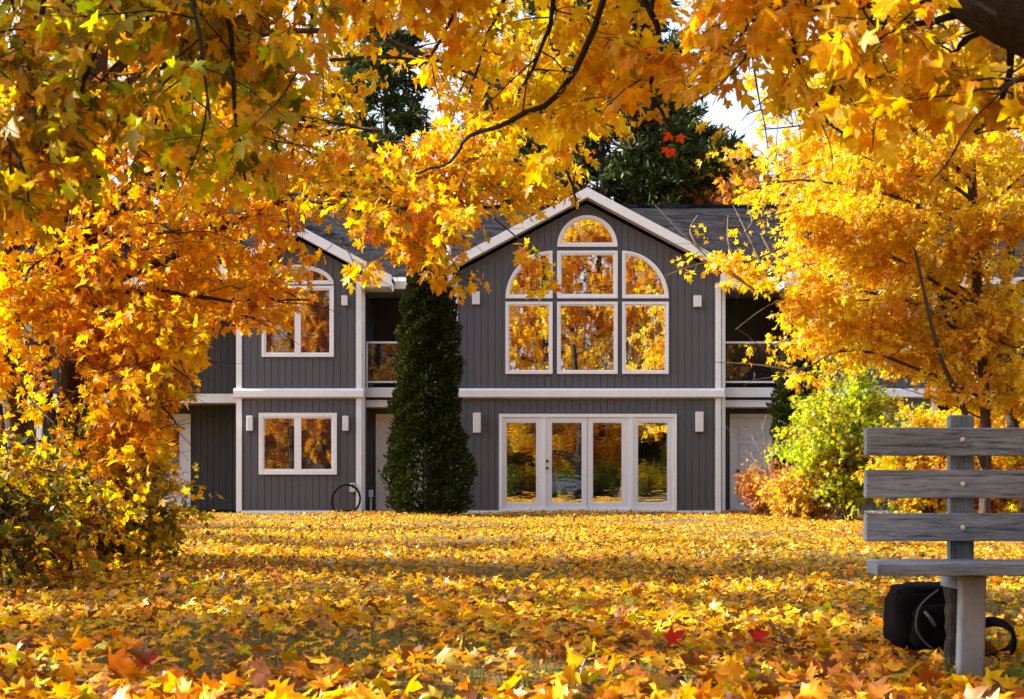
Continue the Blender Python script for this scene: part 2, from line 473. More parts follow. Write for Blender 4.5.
for a in ((477, 413, 433), (699, 412, 432), (476, 292, 305), (697, 296, 307.5)): lamp(*a, Y0, 0.17)
# white vent pipe beside the main roof
mb = MB(); mb.tube([(X(448), 30.75, 4.4), (X(448), 30.75, Z(213, 30.75))], 0.055, 10); mb.build('vent_pipe', M['trim'], house)

# --- side blocks (the right one mirrors the left)
LX = X(299)
def side_block(cx):
    h, ap, sl = 1.346, 6.2, 0.54
    m = -1 if cx > 0 else 1
    siding('wall', gable(cx, ap, sl, 0.27), cx - h, cx + h, Z(393), Y0, M['siding'], house)
    siding('wall', flat(Z(392.9)), cx - h, cx + h, 0.05, Y0 + 0.004, M['siding'], house)
    mb = MB(); mb.box(cx - h + 0.02, cx + h - 0.02, Y0 + 0.15, 36, 0, 4.9); mb.build('inner_wall', M['siding'], house)
    mb = MB(); mb.box(cx - h - 0.01, cx + h + 0.01, Y0 - 0.03, Y0 + 0.05, -0.02, 0.055); mb.build('base_board', M['trim'], house)
    gable_roof(cx, h + 0.68, ap, sl, 30.05, 34.5, 0.22)
    for s in (-1, 1):
        x = cx + s * (h - 0.045); mb = MB()
        mb.box(x - 0.06, x + 0.06, Y0 - 0.025, Y0 + 0.1, 0.055, Z(281)); mb.build('corner_board', M['trim'], house)
        xa, xb = cx + s * h, cx + s * (h + 0.66); zt = ap - sl * (h + 0.66) - 0.02
        mb = MB(); mb.box(min(xa, xb), max(xa, xb), 30.09, 31.0, zt - 0.22, zt + 0.02); mb.build('eave_box', M['trim'], house)
    band(cx - h - 0.06, cx + h + 0.06, Y0)
    k = lambda p: cx + m * (X(p) - LX)
    # upper: pair of casements under an elliptical arch
    x0, x1 = sorted((k(262), k(334)))
    window(rect(x0, x1, Z(357), Z(286)), Y0, house, M['glass_dim'], 0.06, mull=[((x0 + x1) / 2, 0.13)])
    window(arcpts((x0 + x1) / 2, Z(284.5), (x1 - x0) / 2, Z(265) - Z(284.5), 0, 180), Y0, house, M['glass_dim'], 0.05)
    x0, x1 = sorted((k(259), k(337)))
    window(rect(x0, x1, Z(474.5), Z(413)), Y0, house, M['glass_dim'], 0.085, mull=[((x0 + x1) / 2, 0.15)])
    return k
k = side_block(LX)
k2 = side_block(2 * MX - LX)
for a in ((250.5, 416, 431), (346, 416, 431), (345, 296, 306)): lamp(*a, Y0, 0.13)

# --- recessed bays with a balcony above and a door below
def bay(x0, x1, door_x0, door_x1, panels):
    yb = 31.6
    siding('wall', flat(2.6), x0, x1, 0.03, yb, M['siding'], house)
    mb = MB(); mb.box(x0, x1, yb - 0.02, yb + 0.04, -0.02, 0.04); mb.build('base_board', M['trim'], house)
    siding('wall', flat(5.2), x0, x1, 2.6, 32.9, M['siding_shaded'], house)
    za, zb = Z(397, 30.9), Z(387.5, 30.9)
    mb = MB(); mb.box(x0 + .03, x1 - .03, 30.9, 32.9, za, zb); mb.build('balcony', M['trim'], house)
    mb = MB(); mb.box(x0 + .03, x1 - .03, 31.0, yb - .004, Z(407, 31.0), Z(400, 31.0)); mb.build('beam', M['trim'], house)
    mb = MB(); mb.box(x0 + .03, x1 - .03, 31.02, 31.16, Z(288.5, 31), Z(281, 31)); mb.build('beam', M['soffit'], house)
    mb = MB(); mb.box(x0 - .3, x1 + .3, 31.2, 33.0, 5.0, 5.04); mb.build('soffit', M['soffit'], house)
    mb = MB()
    zt, zl = Z(342.5, 30.95), Z(382, 30.95)
    mb.box(x0 + .04, x1 - .04, 30.93, 30.97, zt - 0.02, zt + 0.02)
    mb.box(x0 + .04, x1 - .04, 30.93, 30.97, zl - 0.02, zl + 0.02)
    for x in (x0 + 0.06, x1 - 0.06): mb.box(x - 0.02, x + 0.02, 30.94, 30.96, zb, zt)
    rl = mb.build('railing', M['trim'], house)
    mb = MB(); mb.box(x0 + .08, x1 - .08, 30.945, 30.955, zl + 0.02, zt - 0.02); mb.build('railing_glass', M['glass_dark'], rl)
    # door
    z1 = Z(414, yb); mb = MB()
    fr = [(door_x0, 0.03), (door_x1, 0.03), (door_x1, z1), (door_x0, z1)]
    mb.ring(fr, inset(fr, 0.09), yb - 0.05, yb + 0.02); f = mb.build('door_frame', M['trim'], house)
    mb = MB(); i = inset(fr, 0.092); mb.prism(i, yb - 0.015, yb + 0.012)
    ax, bx_ = i[0][0], i[1][0]; wv = bx_ - ax
    for (u0, u1) in ((0.13, 0.45), (0.55, 0.87)):
        for (v0, v1) in panels:
            r = rect(ax + wv * u0, ax + wv * u1, 0.1 + v0, 0.1 + v1)
            mb.ring(r, inset(r, 0.03), yb - 0.042, yb - 0.012)
            r2 = inset(r, 0.055); mb.prism(r2, yb - 0.024, yb - 0.012)
    d = mb.build('panel_door', M['door'], house)
    mb = MB(); mb.tube([(ax + 0.09, yb - 0.02, 0.92), (ax + 0.09, yb - 0.05, 0.92)], [0.02, 0.02], 10)
    mb.tube([(ax + 0.09, yb - 0.05, 0.92), (ax + 0.09, yb - 0.1, 0.92)], [0.036, 0.03], 12); mb.build('handle', M['metal'], d)
six = ((0.15, 0.7), (0.8, 1.45), (1.55, 1.85))
bay(LX + 1.36, xl - 0.01, X(376, 31.6), X(376, 31.6) + 1.05, six)
bay(xr + 0.01, 2 * MX - LX - 1.36, X(729.5, 31.6), X(729.5, 31.6) + 1.05, six)
# downspouts
for x in (X(363.3, 30.55), xr + 0.09):
    mb = MB(); mb.box(x - 0.04, x + 0.04, 30.5, 30.57, 0.05, Z(284, 30.5)); mb.build('downspout', M['trim'], house)

# --- outer wings, upper storey carried on posts over a deep porch
def wing(x0, x1, m):
    yu, yl = 32.3, 33.6
    siding('wall', flat(5.2), x0, x1, Z(402.5, yu), yu, M['siding_shaded'], house)
    mb = MB(); mb.box(x0, x1, yu - 0.05, yu - 0.003, Z(403, yu), Z(394, yu)); mb.build('band_board', M['trim'], house)
    mb = MB(); mb.box(x0, x1, yu + 0.14, yl + 0.2, Z(402, yu), Z(402, yu) + 0.05); mb.build('soffit', M['soffit'], house)
    siding('wall', flat(Z(402.5, yu)), x0, x1, 0.0, yl, M['siding_shaded'], house)
    mb = MB(); mb.box(x0 + .02, x1 - .02, yl + 0.15, 39.5, 0, 5.1); mb.build('inner_wall', M['siding_shaded'], house)
    mm = lambda p, y: X(p, y) if m > 0 else 2 * MX - X(p, y)
    a, c = sorted((mm(120, yu), mm(184, yu)))
    window(rect(a, c, Z(341, yu), Z(285, yu)), yu, house, M['glass_dim'], 0.07, mull=[((a + c) / 2, 0.1)])
    a, c = sorted((mm(20, yu), mm(80, yu)))
    window(rect(a, c, Z(341, yu), Z(285, yu)), yu, house, M['glass_dim'], 0.07, mull=[((a + c) / 2, 0.1)])
    for p in (132, 40):
        x = mm(p, yu + .1); mb = MB(); mb.box(x - 0.06, x + 0.06, yu + 0.02, yu + 0.13, 0, Z(402.5, yu)); mb.build('post', M['trim'], house)
    a, c = sorted((mm(147, yl), mm(191, yl))); z1 = Z(414, yl)
    fr = rect(a, c, 0.02, z1); mb = MB(); mb.ring(fr, inset(fr, 0.14), yl - 0.04, yl + 0.02); mb.build('door_frame', M['trim'], house)
    i = inset(fr, 0.142); g = [(i[0][0] + 0.13, 1.0), (i[1][0] - 0.13, 1.0), (i[2][0] - 0.13, z1 - 0.3), (i[3][0] + 0.13, z1 - 0.3)]
    mb = MB(); mb.ring(i, g, yl - 0.02, yl + 0.01); d = mb.build('glazed_door', M['door'], house)
    mb = MB(); mb.prism(inset(g, -0.01), yl - 0.008, yl + 0.0); mb.build('pane', M['glass_dim'], d)
wing(X(-60, 32.3), LX - 1.33, 1)
wing(2 * MX - LX + 1.33, 2 * MX - X(-60, 32.3), -1)
# main roof along the whole house
mb = MB(); ex0, ex1 = X(-60, 32.3) - 0.4, 2 * MX - X(-60, 32.3) + 0.4
ye, yr, ze, zr = 31.15, 35.8, 5.24, 7.72
def ysl(y0, z0, y1, z1, t):
    mb.add([(ex0, y0, z0), (ex1, y0, z0), (ex1, y1, z1), (ex0, y1, z1), (ex0, y0, z0 - t), (ex1, y0, z0 - t), (ex1, y1, z1 - t), (ex0, y1, z1 - t)],
           [(0, 1, 2, 3), (7, 6, 5, 4), (0, 4, 5, 1), (1, 5, 6, 2), (2, 6, 7, 3), (3, 7, 4, 0)])
ysl(ye, ze, yr, zr, 0.12); ysl(2 * yr - ye, ze, yr, zr, 0.12)
mroof = mb.build('roof', M['shingle'], house); box_uv(mroof)
mb = MB(); mb.box(ex0, ex1, yr - 0.12, yr + 0.12, zr - 0.05, zr + 0.035); mb.build('ridge_cap', M['shingle'], mroof); box_uv(bpy.data.objects['ridge_cap'])
mb = MB(); mb.box(ex0, ex1, ye - 0.035, ye - 0.003, ze - 0.17, ze - 0.01); mb.build('gutter', M['trim'], house)
for x in (ex0 + 0.42, ex1 - 0.42):
    mb = MB(); mb.add([(x, 32.4, 5.0), (x, 39.4, 5.0), (x, yr, zr - 0.1), (x + 0.02, 32.4, 5.0), (x + 0.02, 39.4, 5.0), (x + 0.02, yr, zr - 0.1)], [(0, 1, 2), (5, 4, 3), (0, 3, 4, 1), (1, 4, 5, 2), (2, 5, 3, 0)])
    mb.build('gable_end', M['siding'], house)

# outlet boxes and hose by the left block
mb = MB(); mb.box(X(350), X(355.5), Y0 - 0.07, Y0 - 0.002, Z(492), Z(483)); mb.build('outlet_box', M['lamp'], house, bevel=0.008)
hb = MB(); pts = [(X(353), Y0 - 0.07, Z(487)), (X(353.5), Y0 - 0.13, Z(485))]
for i in range(44):
    a = R(62 + 380 * i / 43)
    pts.append((X(346.5) + (0.29 + .0006 * i) * math.cos(a), Y0 - 0.16 - 0.03 * math.sin(a * .9), max(0.05, Z(500) + 0.33 * math.sin(a + .1))))
hb.tube(pts, 0.023, 8); tag(hb.build('garden_hose', M['rubber'], smooth=True), 'black hose hanging in a loop from the outlet box on the grey wall', 'hose')
ob = empty('outlet_post', (X(371, 31), 31.0, 0), label='small white outlet box on a short stake beside the downspout', cat='outlet')
mb = MB(); mb.box(X(371, 31) - 0.02, X(371, 31) + 0.02, 30.98, 31.02, -0.02, 0.34); mb.build('stake', M['lamp'], ob)
mb = MB(); mb.box(X(371, 31) - 0.05, X(371, 31) + 0.05, 30.94, 31.03, 0.34, 0.5); mb.build('box', M['lamp'], ob, bevel=0.01)

# ------------------------------------------------------------------ foliage
HALF = np.array([(0, .05), (.36, .0), (.25, .19), (.40, .36), (.54, .60), (.34, .54), (.17, .50), (.21, .72), (0, 1.02)])
HALF_LO = np.array([(0, .05), (.38, .04), (.24, .22), (.52, .60), (.17, .5), (0, 1.0)])
def leaf_template(lo):
    h = HALF_LO if lo else HALF
    left = [(-x, y) for x, y in h[1:-1]][::-1]
    loop = list(map(tuple, h)) + left
    pts = np.array([(0, .36)] + loop); n = len(loop)
    tri = np.array([(0, 1 + i, 1 + (i + 1) % n) for i in range(n)])
    return pts, tri
T_HI, T_LO = leaf_template(False), leaf_template(True)

def unit(a): return a / np.maximum(1e-9, np.linalg.norm(a, axis=1, keepdims=True))

def leaves(name, pos, d, nrm, size, col, mat, parent=None, lo=False, curl=0.25, fold=0.2, extra=None):
    pts, tri = T_LO if lo else T_HI
    N = len(pos); k = len(pts)
    d = unit(d); nrm = unit(nrm - d * np.sum(nrm * d, axis=1, keepdims=True)); side = np.cross(d, nrm)
    u = pts[:, 0][None, :]; v = pts[:, 1][None, :]
    fo = (RNG.normal(fold, 0.22, N))[:, None]; cu = RNG.normal(curl, 0.3, N)[:, None]; tw = RNG.normal(0, 0.25, N)[:, None]
    wz = fo * np.abs(u) - cu * (v - .36) ** 2 - 0.6 * np.abs(cu) * u ** 2 + tw * u * v
    asp = RNG.uniform(0.85, 1.15, N)[:, None]
    V = pos[:, None, :] + size[:, None, None] * ((u * asp)[:, :, None] * side[:, None, :] + v[:, :, None] * np.ones((N, 1, 1)) * d[:, None, :] + wz[:, :, None] * nrm[:, None, :])
    Tt = (tri[None] + (np.arange(N) * k)[:, None, None]).reshape(-1, 3)
    C = np.repeat(col, k, axis=0)
    # lobe tips a touch darker or browner on some leaves: the leaf's own colour
    edge = np.tile(np.clip(np.hypot(pts[:, 0], pts[:, 1] - .36) * 1.2, 0, 1), N) * np.repeat(RNG.uniform(0, .35, N), k)
    C = C * (1 - edge[:, None] * np.array([.15, .5, .5]))
    return np_mesh(name, V.reshape(-1, 3), Tt, mat, parent, C)

PAL = dict(
    yellow=(0.80, 0.54, 0.018), gold=(0.84, 0.48, 0.014), amber=(0.84, 0.38, 0.010), orange=(0.80, 0.27, 0.010), rust=(0.42, 0.15, 0.02),
    pale=(0.84, 0.64, 0.10), lime=(0.50, 0.58, 0.035), olive=(0.36, 0.29, 0.012), green=(0.13, 0.17, 0.014), dark=(0.05, 0.075, 0.010), red=(0.55, 0.02, 0.012), brown=(0.17, 0.075, 0.022), tan=(0.50, 0.29, 0.13))
def colours(mix, N, patch=None):
    names = list(mix); pw = np.array([mix[k] for k in names], float); pw /= pw.sum()
    c = np.array([PAL[k] for k in names])[RNG.choice(len(names), N, p=pw)]
    c = c * RNG.uniform(0.78, 1.15, (N, 1)) * RNG.normal(1, 0.06, (N, 3))
    return np.clip(c, 0.003, 0.9)

def rv(): return Vector((random.gauss(0, 1), random.gauss(0, 1), random.gauss(0, 1)))
def grow_line(p, d, L, n=5, wander=0.25, grav=0.0):
    pts = [Vector(p)]; d = Vector(d).normalized()
    for i in range(n):
        d = (d + rv() * wander * 0.5 + Vector((0, 0, -grav))).normalized()
        pts.append(pts[-1] + d * (L / n))
    return pts
def smooth_line(pts, n=4):
    """Catmull-Rom through the given points"""
    p = [Vector(q) for q in pts]
    if len(p) < 3: return p
    out = []
    for i in range(len(p) - 1):
        a, b_, c, d = p[max(i - 1, 0)], p[i], p[i + 1], p[min(i + 2, len(p) - 1)]
        for k_ in range(n):
            t = k_ / n
            out.append(0.5 * ((2 * b_) + (c - a) * t + (2 * a - 5 * b_ + 4 * c - d) * t * t + (3 * b_ - a - 3 * c + d) * t ** 3))
    out.append(p[-1]); return out
def along(pts, t):
    n = len(pts) - 1; f = min(t * n, n - 1e-6); i = int(f)
    return pts[i].lerp(pts[i + 1], f - i), (pts[i + 1] - pts[i]).normalized()

def proj(p):
    if p.y < 0.3: return None
    return (CX + F * p.x / p.y, HY - F * (p.z - CAM_Z) / p.y)

def lerp_tab(tab, x):
    if x <= tab[0][0]: return tab[0][1]
    for (a, ya), (b_, yb) in zip(tab, tab[1:]):
        if x <= b_: return ya + (yb - ya) * (x - a) / (b_ - a)
    return tab[-1][1]

class Crown:
    """branches and leaf positions of one tree; 'shape' thins the sprays to the tree's real outline"""
    def __init__(s, shape=None): s.tubes = []; s.pos = []; s.dir = []; s.shape = shape; s.extra = []
    def ok(s, p):
        return s.shape is None or random.random() < s.shape(p)
    def spray(s, p, d, L, nleaf, droop, r=0.004):
        line = grow_line(p, d, L, 4, 0.45, droop * 0.25)
        if not (s.ok(line[2]) and s.ok(line[-1])): return
        s.tubes.append((line, np.linspace(r, r * 0.35, len(line)), 4))
        for i in range(nleaf):
            q, dd = along(line, random.uniform(0.12, 1.0))
            pd = (dd * 0.6 + rv() * 0.6 + Vector((0, 0, -droop))).normalized()
            q2 = q + pd * random.uniform(0.02, 0.07)
            s.pos.append(q2); s.dir.append(pd)
    def branch(s, p, d, L, ntw, twL, nleaf, droop=0.4, r=0.01, flatness=0.5):
        line = grow_line(p, d, L, 6, 0.3, 0.05)
        if not s.ok(line[3]): return
        s.tubes.append((line, np.linspace(r, r * 0.3, len(line)), 5))
        for i in range(ntw):
            t = 0.15 + 0.85 * (i + random.random()) / ntw
            q, dd = along(line, t)
            v = rv(); v.z *= flatness
            s.spray(q, dd * 0.5 + v.normalized(), twL * random.uniform(0.5, 1.2), nleaf, droop, max(0.002, r * 0.35))
    def limb(s, pts, r0, r1, nb, bL, ntw, twL, nleaf, droop=0.4, t0=0.15, flatness=0.5, seg=7, bias=None):
        line = smooth_line(pts)
        line = [line[0]] + [q + rv() * (0.25 * r0) for q in line[1:]]
        s.tubes.append((line, np.linspace(r0, r1, len(line)), seg))
        for i in range(nb):
            t = t0 + (1 - t0) * (i + random.random()) / nb
            q, dd = along(line, t)
            v = rv(); v.z = v.z * flatness + 0.1
            dv = dd * 0.45 + v.normalized()
            if bias is not None: dv = dv + bias
            s.branch(q, dv, bL * random.uniform(0.5, 1.25), ntw, twL, nleaf, droop, max(0.004, r0 * 0.22), flatness)
    def make(s, tree, mix, size, bark, trunk_tubes=(), lo=False, droop=0.35, mat=None, tilt=0.9, mixf=None, limbname='limb', leafkeep=None, crown='crown'):
        if trunk_tubes:
            for tb in trunk_tubes:
                mb = MB(); mb.tube(*tb); mb.build('trunk', bark, tree, smooth=True)
        mb = MB()
        for tb in s.tubes: mb.tube(*tb, cap=False)
        if s.tubes: mb.build(limbname, bark, tree, smooth=True)
        if not s.pos: return
        pos = np.array([tuple(p) for p in s.pos]); d = np.array([tuple(p) for p in s.dir])
        if leafkeep is not None:
            kk = np.array([random.random() < leafkeep(p) for p in s.pos]); pos, d = pos[kk], d[kk]
        N = len(pos)
        nrm = np.array([0, -0.25, 0.75])[None] + RNG.normal(0, tilt, (N, 3))
        col = colours(mix, N)
        if mixf is not None:
            # a second mix takes over where mixf is high: the turning of the crown
            f_ = np.array([mixf[1](Vector(p)) for p in pos]); pick = RNG.random(N) < f_
            col2 = colours(mixf[0], N); col[pick] = col2[pick]
        # neighbouring leaves of a spray share their tone
        cl = (np.sin(pos[:, 0] * 5.1 + 1.3) + np.sin(pos[:, 1] * 4.3 + pos[:, 2] * 6.1) + np.sin(pos[:, 2] * 9.0 - pos[:, 0] * 3.0))[:, None]
        col = np.clip(col * (1 + 0.05 * cl * np.array([0.4, 1.8, 1.0])), 0.002, 0.92)
        leaves(crown, pos, d, nrm, np.clip(RNG.normal(size, size * 0.3, N), size * 0.4, size * 1.75), col, mat or M['leaf'], tree, lo=lo)

# -- outlines of the crowns, from measurements on the photograph
def gap(px, py):
    """thin places in the canopy where the sky and the pines show"""
    k = 1.0
    for (x0, y0, rx, ry, v) in ((408, 40, 24, 13, .3), (402, 108, 38, 32, .2), (484, 80, 16, 30, .5), (700, 142, 50, 40, .2), (757, 125, 20, 50, .3), (615, 160, 50, 24, .5)):
        q = ((px - x0) / rx) ** 2 + ((py - y0) / ry) ** 2
        if q < 1: k = min(k, v)
        elif q < 1.5: k = min(k, v + (1 - v) * (q - 1) / .5)
    return k
LOW_A = [(250, 20), (330, 45), (400, 70), (450, 110), (500, 150), (545, 200), (575, 205), (600, 170), (650, 135), (700, 122), (740, 108), (770, 118), (800, 128), (860, 132), (920, 142), (1024, 150), (1200, 190)]
LOW_B = [(-200, 260), (0, 250), (60, 235), (110, 170), (200, 180), (255, 215), (300, 120), (340, 55), (400, 20)]
LOW_C = [(-200, 600), (0, 560), (150, 505), (168, 470), (176, 420), (182, 395), (203, 365), (208, 335), (235, 322), (262, 330), (300, 322), (325, 300), (345, 250), (380, 240), (402, 272), (450, 278), (462, 245), (500, 228), (540, 212), (580, 190), (620, 160), (700, 100)]
LOW_E = [(640, 262), (700, 300), (735, 375), (760, 392), (800, 388), (850, 375), (880, 372), (930, 400), (1024, 425), (1300, 430)]
def shape_low(tab, xmin=-9e9, xmax=9e9, soft=10, usegap=True, pmin=0.0):
    def f(p):
        q = proj(p)
        if q is None: return 1.0
        x, y = q
        if not (-150 < x < 1174) or y < -60: return 0.75
        lim = lerp_tab(tab, x) + 6 * math.sin(x * 0.11) + 4 * math.sin(x * 0.31)
        if y > lim: return max(pmin, 0.0)
        if x < xmin or x > xmax: return pmin
        k = 1.0 if y < lim - soft else 0.4 + 0.6 * (lim - y) / soft
        return k * (gap(x, y) if usegap else 1.0)
    return f

def up_to(pts, Y0_, Y1_):
    n = len(pts); return [P(p[0], p[1], Y0_ + (Y1_ - Y0_) * i / max(1, n - 1)) for i, p in enumerate(pts)]

# --- A: the big maple overhead on the right (trunk stands just outside the picture)
A = empty('maple_tree', (2.75, 4.5, 0), label='old maple whose thick dark limb reaches in over the bench', cat='tree')
_sa = shape_low(LOW_A, xmin=300, soft=55)
def shapeA(p):
    q = proj(p); k = _sa(p)
    if q and q[1] > 0:   # open sprays: holes of a few leaves' width
        k *= 0.66 + 0.45 * math.sin(p.x * 9 + p.z * 7) * math.sin(p.y * 6 - p.z * 11 + 1)
    if q and q[0] > 935 and -40 < q[1] < 62 and p.y < 4.45: k *= 0.06     # the limb itself carries no sprays here
    return min(1, k * 1.1)
cA = Crown(shapeA)
limbA = [Vector((2.7, 4.45, 1.2)), Vector((2.2, 4.3, 1.75)), P(1015, 5, 4.2), P(960, -28, 4.3), P(850, -75, 4.6), P(700, -110, 5.0), P(520, -130, 5.4), P(330, -150, 5.8)]
cA.tubes.append((smooth_line(limbA), np.linspace(0.16, 0.04, len(smooth_line(limbA))), 10))
spec = [
    ([(905, -50), (880, 10), (850, 50), (830, 95)], 4.5, 4.9), ([(960, -20), (985, 25), (960, 45), (940, 90)], 4.2, 4.6), ([(1000, 5), (930, 22), (890, 30), (860, 60)], 4.3, 4.2),
    ([(800, -90), (790, -10), (794, 50), (820, 110), (850, 140)], 4.7, 5.4), ([(1010, 0), (1010, 70), (990, 120), (960, 140)], 4.2, 4.9), ([(760, -90), (740, 0), (720, 60), (700, 100)], 4.8, 5.5),
    ([(700, -110), (660, -20), (640, 40), (610, 90), (575, 130)], 5.0, 6.2), ([(700, -110), (720, -20), (760, 30), (790, 70)], 5.0, 5.2), ([(640, -115), (575, 70), (512, 120), (470, 136), (450, 162), (415, 174)], 5.2, 6.4),
    ([(600, -120), (560, -20), (545, 40), (520, 90)], 5.2, 5.8), ([(520, -130), (480, -30), (450, 20), (430, 60)], 5.4, 5.9), ([(420, -140), (380, -40), (360, 10), (345, 40)], 5.6, 5.8),
    ([(575, 70), (560, 120), (568, 165), (575, 200)], 6.2, 6.6), ([(640, -10), (660, 40), (650, 90), (672, 130)], 5.2, 5.5), ([(520, -130), (510, -20), (490, 30), (470, 90)], 5.6, 6.4), ([(1060, -20), (1040, 60), (1000, 90)], 3.9, 4.0),
    ([(880, -60), (920, 0), (930, 50), (900, 100)], 4.4, 5.6), ([(850, -70), (820, -10), (770, 20), (745, 60)], 4.6, 4.6)]
for pts, a, b_ in spec:
    cA.limb(up_to(pts, a, b_), 0.0145, 0.005, 11, 0.42, 7, 0.24, 10, droop=0.75, t0=0.3, flatness=0.8)
for i in range(9):   # rest of the crown above the frame
    q = along(smooth_line(limbA), random.uniform(0.35, 1))[0]
    cA.limb([q, q + Vector((random.uniform(-.6, .6), random.uniform(-1, 1.5), random.uniform(.4, .8))), q + Vector((random.uniform(-1.6, 1.2), random.uniform(-2, 3), random.uniform(.9, 2.4)))], 0.03, 0.008, 6, 0.6, 4, 0.3, 6, t0=0.3)
trA = smooth_line([(2.8, 4.55, -0.1), (2.75, 4.5, 0.7), (2.7, 4.45, 1.3), (2.8, 4.7, 2.6), (2.6, 5.2, 4.5), (2.4, 5.6, 6.2)])
for i in range(6):
    q = along(trA, random.uniform(.6, 1))[0]; a = random.uniform(0, 6.28)
    cA.limb([q, q + Vector((math.cos(a), math.sin(a), .5)), q + Vector((2.2 * math.cos(a), 2.2 * math.sin(a), 1.2))], 0.05, 0.01, 7, 0.8, 5, 0.35, 6)
cA.make(A, dict(gold=4.5, amber=2.2, yellow=4, orange=.7, olive=.8), 0.06, M['bark_dark'], [(trA, np.linspace(0.24, 0.09, len(trA)), 12)], tilt=1.0,
        mixf=(dict(yellow=5, gold=2.5, pale=.5), lambda p: 0.75 if p.x < 0.9 else 0.2))
rp = np.array([tuple(P(x_, y_, 5.4)) for x_, y_ in ((672, 136), (680, 141), (668, 143), (677, 133))]) + RNG.normal(0, .01, (4, 3))
leaves('red_leaf_cluster', rp, RNG.normal(0, .5, (4, 3)) + np.array([0, 0, -1]), RNG.normal(0, .3, (4, 3)) + np.array([0, -1, .2]), np.full(4, .046), np.array([(.75, .10, .012)] * 4), M['leaf'], A)
del spec

# --- B: near maple reaching in from the left, leaves still partly green
B = empty('maple_tree', (-2.9, 4.6, 0), label='maple with olive green leaves hanging in at the upper left corner', cat='tree')
_sb = shape_low(LOW_B, xmax=350, soft=60, usegap=False)
def shapeB(p):
    q = proj(p); k = _sb(p)
    if q and q[1] > 0: k *= 0.68 + 0.45 * math.sin(p.x * 8 + p.z * 9) * math.sin(p.y * 6 - p.z * 10 + 2)
    return min(1, k * 1.1)
cB = Crown(shapeB)
trB = smooth_line([(-2.9, 4.6, -0.1), (-2.85, 4.6, 1.2), (-2.8, 4.7, 2.4), (-2.9, 4.9, 4.2), (-3.0, 5.2, 6.0)])
spec = [
    ([(-260, -60), (-60, -60), (90, -70), (240, -90), (380, -110)], 4.7, 5.2, .05),
    ([(240, -90), (190, 5), (125, 57), (100, 82)], 5.0, 5.3, .016), ([(330, -90), (250, 12), (200, 40), (180, 100)], 5.2, 5.5, .014), ([(290, -90), (282, 0), (273, 42), (258, 107), (255, 180)], 5.1, 5.3, .012),
    ([(60, -70), (40, 20), (25, 90), (15, 160)], 4.6, 4.7, .012), ([(0, -60), (-30, 60), (10, 140), (30, 200)], 4.5, 4.3, .012), ([(150, -80), (110, 10), (90, 70), (70, 130)], 4.8, 4.6, .012), ([(200, -80), (230, 30), (235, 110), (245, 180)], 5.0, 4.7, .012),
    ([(360, -100), (320, -30), (310, 30), (300, 70)], 5.3, 4.9, .010), ([(120, -75), (150, 30), (160, 90), (150, 140)], 4.8, 5.5, .012), ([(-100, -60), (-60, 90), (-20, 190)], 4.4, 4.5, .014), ([(180, -85), (200, 40), (210, 120)], 4.9, 4.4, .010)]
for i, (pts, a, b_, r) in enumerate(spec):
    cB.limb(up_to(pts, a, b_), r, r * .35, 11, 0.42, 7, 0.24, 10, droop=0.8, t0=0.25, flatness=0.8)
for i in range(11):
    q = along(trB, random.uniform(.55, 1))[0]; a = random.uniform(0, 6.28)
    cB.limb([q, q + Vector((math.cos(a), math.sin(a), .4)), q + Vector((2.4 * math.cos(a), 2.4 * math.sin(a), 1.0))], 0.04, 0.01, 7, 0.8, 5, 0.35, 6)
cB.make(B, dict(olive=4, lime=3, green=.6, gold=3.2, yellow=2.8, amber=1), 0.058, M['bark_dark'], [(trB, np.linspace(0.2, 0.08, len(trB)), 12)], tilt=1.0)

# --- C: the orange maple on the left with its leaning trunks
C = empty('maple_tree', tuple(G(58, 11)), label='orange maple with leaning dark trunks, left of the house', cat='tree')
_sc = shape_low(LOW_C, soft=16)
def shapeC(p):
    k = _sc(p); q = proj(p)
    if q and q[1] > -40: k *= min(1, 1.0 + 0.55 * math.sin(p.z * 7 + 1.6 * math.sin(p.x * 2.1) + p.y * 1.3) * (0.6 + 0.4 * math.sin(p.x * 5 - p.y * 3)))
    if q and 285 < q[0] < 350 and 235 < q[1] < 285: k *= 0.4
    if q and 352 < q[1] < 540 and q[0] < 92: k *= 0.4 if q[0] > 45 and p.y < 11.1 else 0.6
    return k
cC = Crown(shapeC)
tr1 = smooth_line([G(52, 11.1) - Vector((0, 0, .1)), P(58, 520, 11.1), P(66, 450, 11), P(74, 350, 11), P(88, 215, 11), P(96, 90, 11), P(105, -60, 11.1), P(120, -220, 11.2), P(140, -420, 11.3)])
tr2 = smooth_line([G(30, 11.3) - Vector((0, 0, .1)), P(22, 460, 11.2), P(8, 330, 11.1), P(14, 180, 11), P(22, 70, 11), P(34, -60, 11), P(20, -300, 11)])
tr3 = smooth_line([P(70, 480, 11), P(45, 380, 10.8), P(58, 260, 10.6), P(72, 150, 10.5), P(86, 30, 10.4), P(92, -100, 10.3)])
